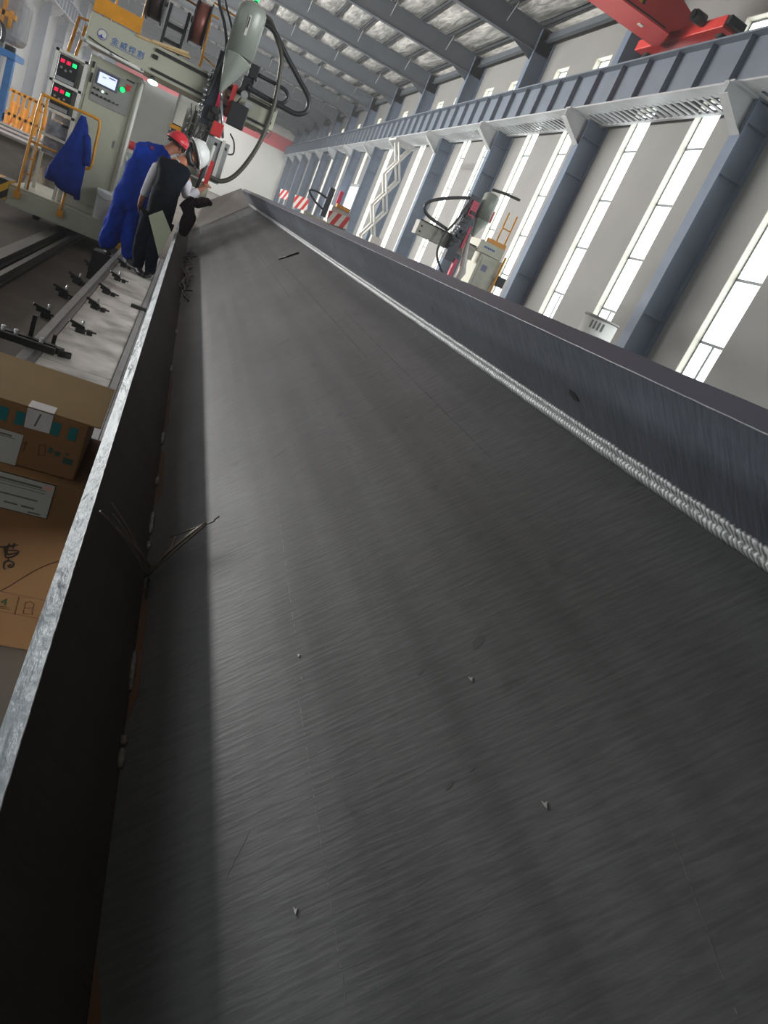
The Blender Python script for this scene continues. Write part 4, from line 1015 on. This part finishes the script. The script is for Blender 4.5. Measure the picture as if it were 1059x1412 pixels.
def face_bits(head, fwd, up, parent):
    fwd = Vector(fwd).normalized(); up = Vector(up).normalized(); rt = fwd.cross(up).normalized()
    h = Vector(head)
    m = MB(); m.tube([h + fwd * .10 + up * .025, h + fwd * .122 - up * .012, h + fwd * .10 - up * .022], [.008, .014, .01], 8); m.build('nose', M_skin, parent)
    m = MB()
    for s in (-1, 1): m.ball(h + fwd * .094 + up * .02 + rt * s * .034, .011, 8)
    m.build('eyes', M_black, parent)
    MB().tube([h + fwd * .099 - up * .05 - rt * .025, h + fwd * .105 - up * .05, h + fwd * .099 - up * .05 + rt * .025], .006, 6).build('mouth', mat('lips', (140, 70, 62), .5), parent)
    m = MB()
    for s in (-1, 1): m.ball(h + rt * s * .083 - fwd * .005, .028, 8, (.4, .7, 1))
    m.build('ears', M_skin, parent)
def helmet(center, axis, fwd, mm, parent, r=.145):
    ax = Vector(axis).normalized(); f = Vector(fwd); f = (f - ax * f.dot(ax)).normalized(); s = ax.cross(f)
    R = Matrix((s, f, ax)).transposed()
    m = MB(); m.ball(center, r, 24, (.86, 1.02, .95), R, cut=-.02)
    o = m.build('helmet', mm, parent, solid=.006)
    c = Vector(center)
    pts = [c + s * math.cos(a) * r * .9 + f * math.sin(a) * r * 1.06 for a in [2 * PI * k / 24 for k in range(25)]]
    MB().tube(pts, .009, 6).build('helmet_rim', mm, o)
    br = [c + s * math.cos(a) * r * .80 + f * (math.sin(a) * r * .95) for a in [PI * k / 12 for k in range(13)]]
    bo = [c + s * math.cos(a) * r * .85 + f * (math.sin(a) * r * 1.38) - ax * .012 for a in [PI * k / 12 for k in range(13)]]
    m = MB(); vs = [m.bm.verts.new(p) for p in br]; vo = [m.bm.verts.new(p) for p in bo]
    for k in range(12): m.bm.faces.new((vs[k], vs[k+1], vo[k+1], vo[k]))
    m.build('helmet_peak', mm, o, solid=.006)
    MB().tube([c + ax * .02 + R @ Vector((0, -r * 1.0, 0)) , c + ax * r * .75 + R @ Vector((0, -r * .7, 0)), c + ax * r * .97, c + ax * r * .75 + R @ Vector((0, r * .7, 0))], .008, 6).build('helmet_ridge', mm, o)
    pts2 = [c - ax * .02 + s * math.cos(a) * r * .74 + f * math.sin(a) * r * .86 for a in [2 * PI * k / 20 for k in range(21)]]
    MB().tube(pts2, .012, 6).build('headband', M_black, o)
    return o
def shoe(ank, fwd, mm, parent, nm='shoe'):
    a = Vector(ank); f = Vector(fwd).normalized(); z = PZ
    skin(nm, [((a.x - f.x * .05, a.y - f.y * .05, z + .045), .045), ((a.x + f.x * .04, a.y + f.y * .04, z + .05), (.045, .05)), ((a.x + f.x * .13, a.y + f.y * .13, z + .034), (.046, .032)), ((a.x + f.x * .19, a.y + f.y * .19, z + .03), (.036, .024))], [(0, 1), (1, 2), (2, 3)], mm, parent, 2)

# worker in dark vest, bending forward and right over the beam edge
p1 = thing('person', (-.26, 9.05, PZ), 'person in dark vest, white sleeves and white helmet bending over the beam edge', 'person')
V = [((-.245, 9.02, -.56), (.15, .12)), ((-.245, 9.07, -.42), (.155, .115)), ((-.245, 9.17, -.24), (.175, .12)), ((-.235, 9.27, -.09), (.15, .1)), ((-.185, 9.36, -.01), (.062, .062)), ((-.135, 9.41, .045), (.06, .065)), ((-.085, 9.46, .085), (.088, .098)), ((-.05, 9.49, .11), (.07, .08)),
     ((-.41, 9.26, -.12), .068), ((-.455, 9.2, -.37), .05), ((-.475, 9.2, -.55), .036),
     ((-.07, 9.30, -.13), .068), ((-.03, 9.22, -.34), .052), ((.10, 9.38, -.20), .038),
     ((-.335, 9.02, -.66), .098), ((-.345, 9.05, -.97), .068), ((-.305, 9.03, -1.26), .045),
     ((-.16, 9.0, -.66), .098), ((-.20, 8.98, -.97), .068), ((-.165, 9.0, -1.26), .045)]
E_ = [(0, 1), (1, 2), (2, 3), (3, 4), (4, 5), (5, 6), (6, 7), (3, 8), (8, 9), (9, 10), (3, 11), (11, 12), (12, 13), (0, 14), (14, 15), (15, 16), (0, 17), (17, 18), (18, 19)]
VB = [(v[0], tuple(.66 * q for q in (v[1] if isinstance(v[1], tuple) else (v[1], v[1])))) if i not in (4, 5, 6, 7, 10, 13) else v for i, v in enumerate(V)]
hand(VB, E_, 10, (-.475, 9.2, -.55), (-.06, .05, -1), (.2, 1, 0), .35)
hand(VB, E_, 13, (.10, 9.38, -.20), (.5, .45, .7), (.6, -.6, -.1), .5)
skin('body', VB, E_, M_skin, p1)
skin('vest', [((-.235, 9.03, -.77), (.19, .165)), ((-.24, 9.03, -.56), (.205, .165)), ((-.245, 9.08, -.40), (.215, .165)), ((-.245, 9.17, -.24), (.215, .16)), ((-.235, 9.25, -.11), (.205, .13)), ((-.205, 9.33, -.03), (.12, .09)), ((-.42, 9.24, -.13), .075), ((-.06, 9.28, -.14), .075)], [(0, 1), (1, 2), (2, 3), (3, 4), (4, 5), (4, 6), (4, 7)], M_vest, p1, 3, 0, .016)
skin('trousers', [((-.24, 9.03, -.54), (.185, .15)), ((-.33, 9.03, -.72), .118), ((-.345, 9.05, -.97), .09), ((-.305, 9.03, -1.315), .075), ((-.165, 9.01, -.72), .118), ((-.20, 8.98, -.97), .088), ((-.165, 9.0, -1.315), .072)], [(0, 1), (1, 2), (2, 3), (0, 4), (4, 5), (5, 6)], M_trous, p1, 3, 0, .018)
skin('sleeve', [((-.40, 9.255, -.13), .066), ((-.43, 9.23, -.25), .06), ((-.457, 9.2, -.38), .054), ((-.473, 9.2, -.535), .045)], [(0, 1), (1, 2), (2, 3)], M_sleeve, p1, 3, 0, .010)
skin('sleeve', [((-.085, 9.29, -.14), .068), ((-.05, 9.25, -.25), .066), ((-.03, 9.22, -.345), .062), ((.03, 9.29, -.29), .055), ((.085, 9.36, -.215), .046)], [(0, 1), (1, 2), (2, 3), (3, 4)], M_sleeve, p1, 3, 0, .010)
face_bits((-.075, 9.47, .085), (.75, .45, -.55), (.55, .2, .8), p1)
hl = helmet((-.06, 9.47, .15), (.80, .18, .50), (.4, .3, -.8), M_helm, p1, .162)
m = MB(); c_ = Vector((-.10, 9.44, .115))
m.tube([c_ + Vector((-.03, -.07, .07)), c_ + Vector((-.045, -.085, .0)), c_ + Vector((-.0, -.08, -.075)), c_ + Vector((.06, -.07, -.1))], [.03, .04, .04, .025], 8); m.build('welding_visor', M_black, p1)
MB().tube([Vector((-.25, 9.22, .01)), Vector((-.20, 9.235, -.015))], .008, 6).build('vest_tag', M_lgrey, p1)
shoe((-.305, 9.03, -1.26), (.25, -.6, 0), M_shoe, p1); shoe((-.165, 9.0, -1.26), (-.2, -.7, 0), M_shoe, p1)
gl = thing('welding_gloves', (.1, 9.1, -.55), 'dark brown leather gloves draped over the beam edge under the white sleeve', 'gloves')
skin('glove', [((.06, 9.13, -.42), .085), ((.03, 9.12, -.40), .05), ((.07, 9.09, -.51), .09), ((.055, 9.08, -.63), .08), ((.065, 9.06, -.75), .04)], [(0, 1), (0, 2), (2, 3), (3, 4)], M_glove, gl, 3, 0, .015)
skin('glove', [((.08, 9.17, -.37), .065), ((.14, 9.24, -.33), .066), ((.20, 9.3, -.29), .06), ((.27, 9.34, -.30), .02)], [(0, 1), (1, 2), (2, 3)], M_glove, gl, 3, 0, .012)

# worker in blue coverall and red helmet, behind
p2 = thing('person', (-.6, 9.6, PZ), 'person in blue coverall and red helmet leaning forward behind the other worker', 'person')
V = [((-.63, 9.6, -.56), (.17, .135)), ((-.62, 9.66, -.40), (.17, .125)), ((-.57, 9.76, -.22), (.185, .13)), ((-.49, 9.84, -.06), (.16, .11)), ((-.40, 9.9, .03), .062), ((-.345, 9.93, .09), .062), ((-.31, 9.96, .13), (.088, .098)), ((-.29, 9.97, .16), (.07, .08)),
     ((-.63, 9.82, -.09), .075), ((-.66, 9.9, -.36), .058), ((-.55, 10.0, -.52), .04),
     ((-.37, 9.86, -.07), .075), ((-.25, 9.95, -.28), .058), ((-.08, 10.0, -.30), .04),
     ((-.69, 9.6, -.68), .108), ((-.715, 9.6, -.98), .078), ((-.735, 9.62, -1.26), .052),
     ((-.53, 9.6, -.68), .108), ((-.51, 9.55, -.98), .078), ((-.43, 9.5, -1.26), .052)]
E2 = [(0, 1), (1, 2), (2, 3), (3, 4), (4, 5), (5, 6), (6, 7), (3, 8), (8, 9), (9, 10), (3, 11), (11, 12), (12, 13), (0, 14), (14, 15), (15, 16), (0, 17), (17, 18), (18, 19)]
VB = [(v[0], tuple(.66 * q for q in (v[1] if isinstance(v[1], tuple) else (v[1], v[1])))) if i not in (4, 5, 6, 7, 10, 13) else v for i, v in enumerate(V)]
hand(VB, E2, 10, (-.55, 10.0, -.52), (.8, .3, -.4), (0, 1, .3), .4)
hand(VB, E2, 13, (-.08, 10.0, -.30), (1, .1, .1), (0, 1, 0), .4)
skin('body', VB, E2, M_skin, p2)
skin('coverall', [((-.61, 9.6, -.58), (.19, .16)), ((-.61, 9.66, -.42), (.19, .155)), ((-.58, 9.75, -.24), (.21, .16)), ((-.53, 9.83, -.07), (.20, .14)), ((-.43, 9.88, .015), (.10, .095)), ((-.66, 9.82, -.09), .105), ((-.69, 9.9, -.36), .088), ((-.57, 9.98, -.50), .068), ((-.39, 9.86, -.05), .105), ((-.25, 9.95, -.28), .082), ((-.11, 10, -.30), .062),
     ((-.685, 9.6, -.72), .132), ((-.715, 9.6, -.98), .118), ((-.735, 9.62, -1.325), .115), ((-.53, 9.59, -.72), .13), ((-.51, 9.55, -.98), .112), ((-.44, 9.5, -1.325), .10)],
     [(0, 1), (1, 2), (2, 3), (3, 4), (3, 5), (5, 6), (6, 7), (3, 8), (8, 9), (9, 10), (0, 11), (11, 12), (12, 13), (0, 14), (14, 15), (15, 16)], M_blue, p2, 3, 0, .026)
face_bits((-.305, 9.965, .13), (.6, .6, -.4), (.3, .25, .9), p2)
helmet((-.30, 9.96, .175), (.25, .12, .95), (.7, .6, -.2), M_rhelm, p2, .14)
MB().ball((-.545, 9.71, .0), .03, 10, (1, .4, .8)).build('shoulder_badge', mat('badge magenta', (120, 40, 96), .8), p2)
shoe((-.735, 9.62, -1.26), (.2, -.5, 0), M_shoe, p2); shoe((-.43, 9.5, -1.26), (.25, -.5, 0), M_shoe, p2)
# a step under the outer foot of the worker in blue
st = MB().box((-.85, 9.5, ZF), (-.635, 9.8, PZ)); tag(st.build('step_block', M_dark), 'dark step block beside the platform under the worker in blue', 'step')

# ------------------------------------------------------------------ lights
def area(name, loc, rot, sx, sy, power, col=(1, 1, 1)):
    l = bpy.data.lights.new(name, 'AREA'); l.shape = 'RECTANGLE'; l.size = sx; l.size_y = sy; l.energy = power; l.color = col
    o = bpy.data.objects.new(name, l); C.objects.link(o); o.location = loc; o.rotation_euler = rot
    return o
# added key strip out of view on the left wall, throws the flange shadow
area('left_key_strip', (XL + .12, 34.5, .9), (0, -PI / 2, 0), .7, 31, 11000, (1, .985, .96))
# added cool fill over the right-hand window bays, brightens faces turned to the viewer
area('window_fill', (XR - .03, -3, 3.6), (0, PI / 2, 0), 5.0, 17, 3400, (.93, .97, 1))
# added fill panels under the closed roof, mainly to brighten the end wall
for i, (y, p) in enumerate(((30, 400), (60, 1000), (82, 3500))):
    area('roof_fill', (-2, y, 8.3), (0, 0, 0), 14, 20, p, (.97, .98, 1))

w = bpy.data.worlds.new('World'); bpy.context.scene.world = w; w.use_nodes = True
w.node_tree.nodes['Background'].inputs[0].default_value = (.9, .95, 1, 1); w.node_tree.nodes['Background'].inputs[1].default_value = .6

# thin welding haze in the air of the hall
vs = w.node_tree.nodes.new('ShaderNodeVolumeScatter'); vs.inputs['Density'].default_value = .0024; vs.inputs['Anisotropy'].default_value = .2
w.node_tree.links.new(vs.outputs[0], w.node_tree.nodes['World Output'].inputs['Volume'])

# ------------------------------------------------------------------ camera
f_px = 950.; vx, vy = 272 - 529.5, 233 - 706.; roll = math.radians(25)
fy = Vector((vx, vy, f_px)).normalized(); h = Vector((math.cos(roll), math.sin(roll), 0))
nz = fy.cross(h).normalized()
if nz.y > 0: nz = -nz
fx = fy.cross(nz)
Mw = Matrix((fx, fy, nz))                 # rows: world axes in the camera frame (x right, y down, z ahead)
cx, cy, cz = Mw @ Vector((1, 0, 0)), Mw @ Vector((0, -1, 0)), Mw @ Vector((0, 0, -1))
cam = bpy.data.cameras.new('Camera'); co = bpy.data.objects.new('Camera', cam); C.objects.link(co)
co.matrix_world = Matrix(((cx.x, cy.x, cz.x, 0), (cx.y, cy.y, cz.y, 0), (cx.z, cy.z, cz.z, 0), (0, 0, 0, 1)))
cam.sensor_width = 36; cam.sensor_fit = 'AUTO'; cam.lens = f_px / 1412 * 36; cam.clip_start = .02; cam.clip_end = 300
sc = bpy.context.scene; sc.camera = co
sc.view_settings.view_transform = 'Standard'; sc.view_settings.look = 'None'; sc.view_settings.exposure = 0.; sc.view_settings.gamma = 1
sc.view_settings.use_curve_mapping = False
sc.cycles.max_bounces = 8; sc.cycles.diffuse_bounces = 5; sc.cycles.caustics_reflective = False; sc.cycles.caustics_refractive = False
sc.cycles.use_denoising = True; sc.cycles.sample_clamp_indirect = 8
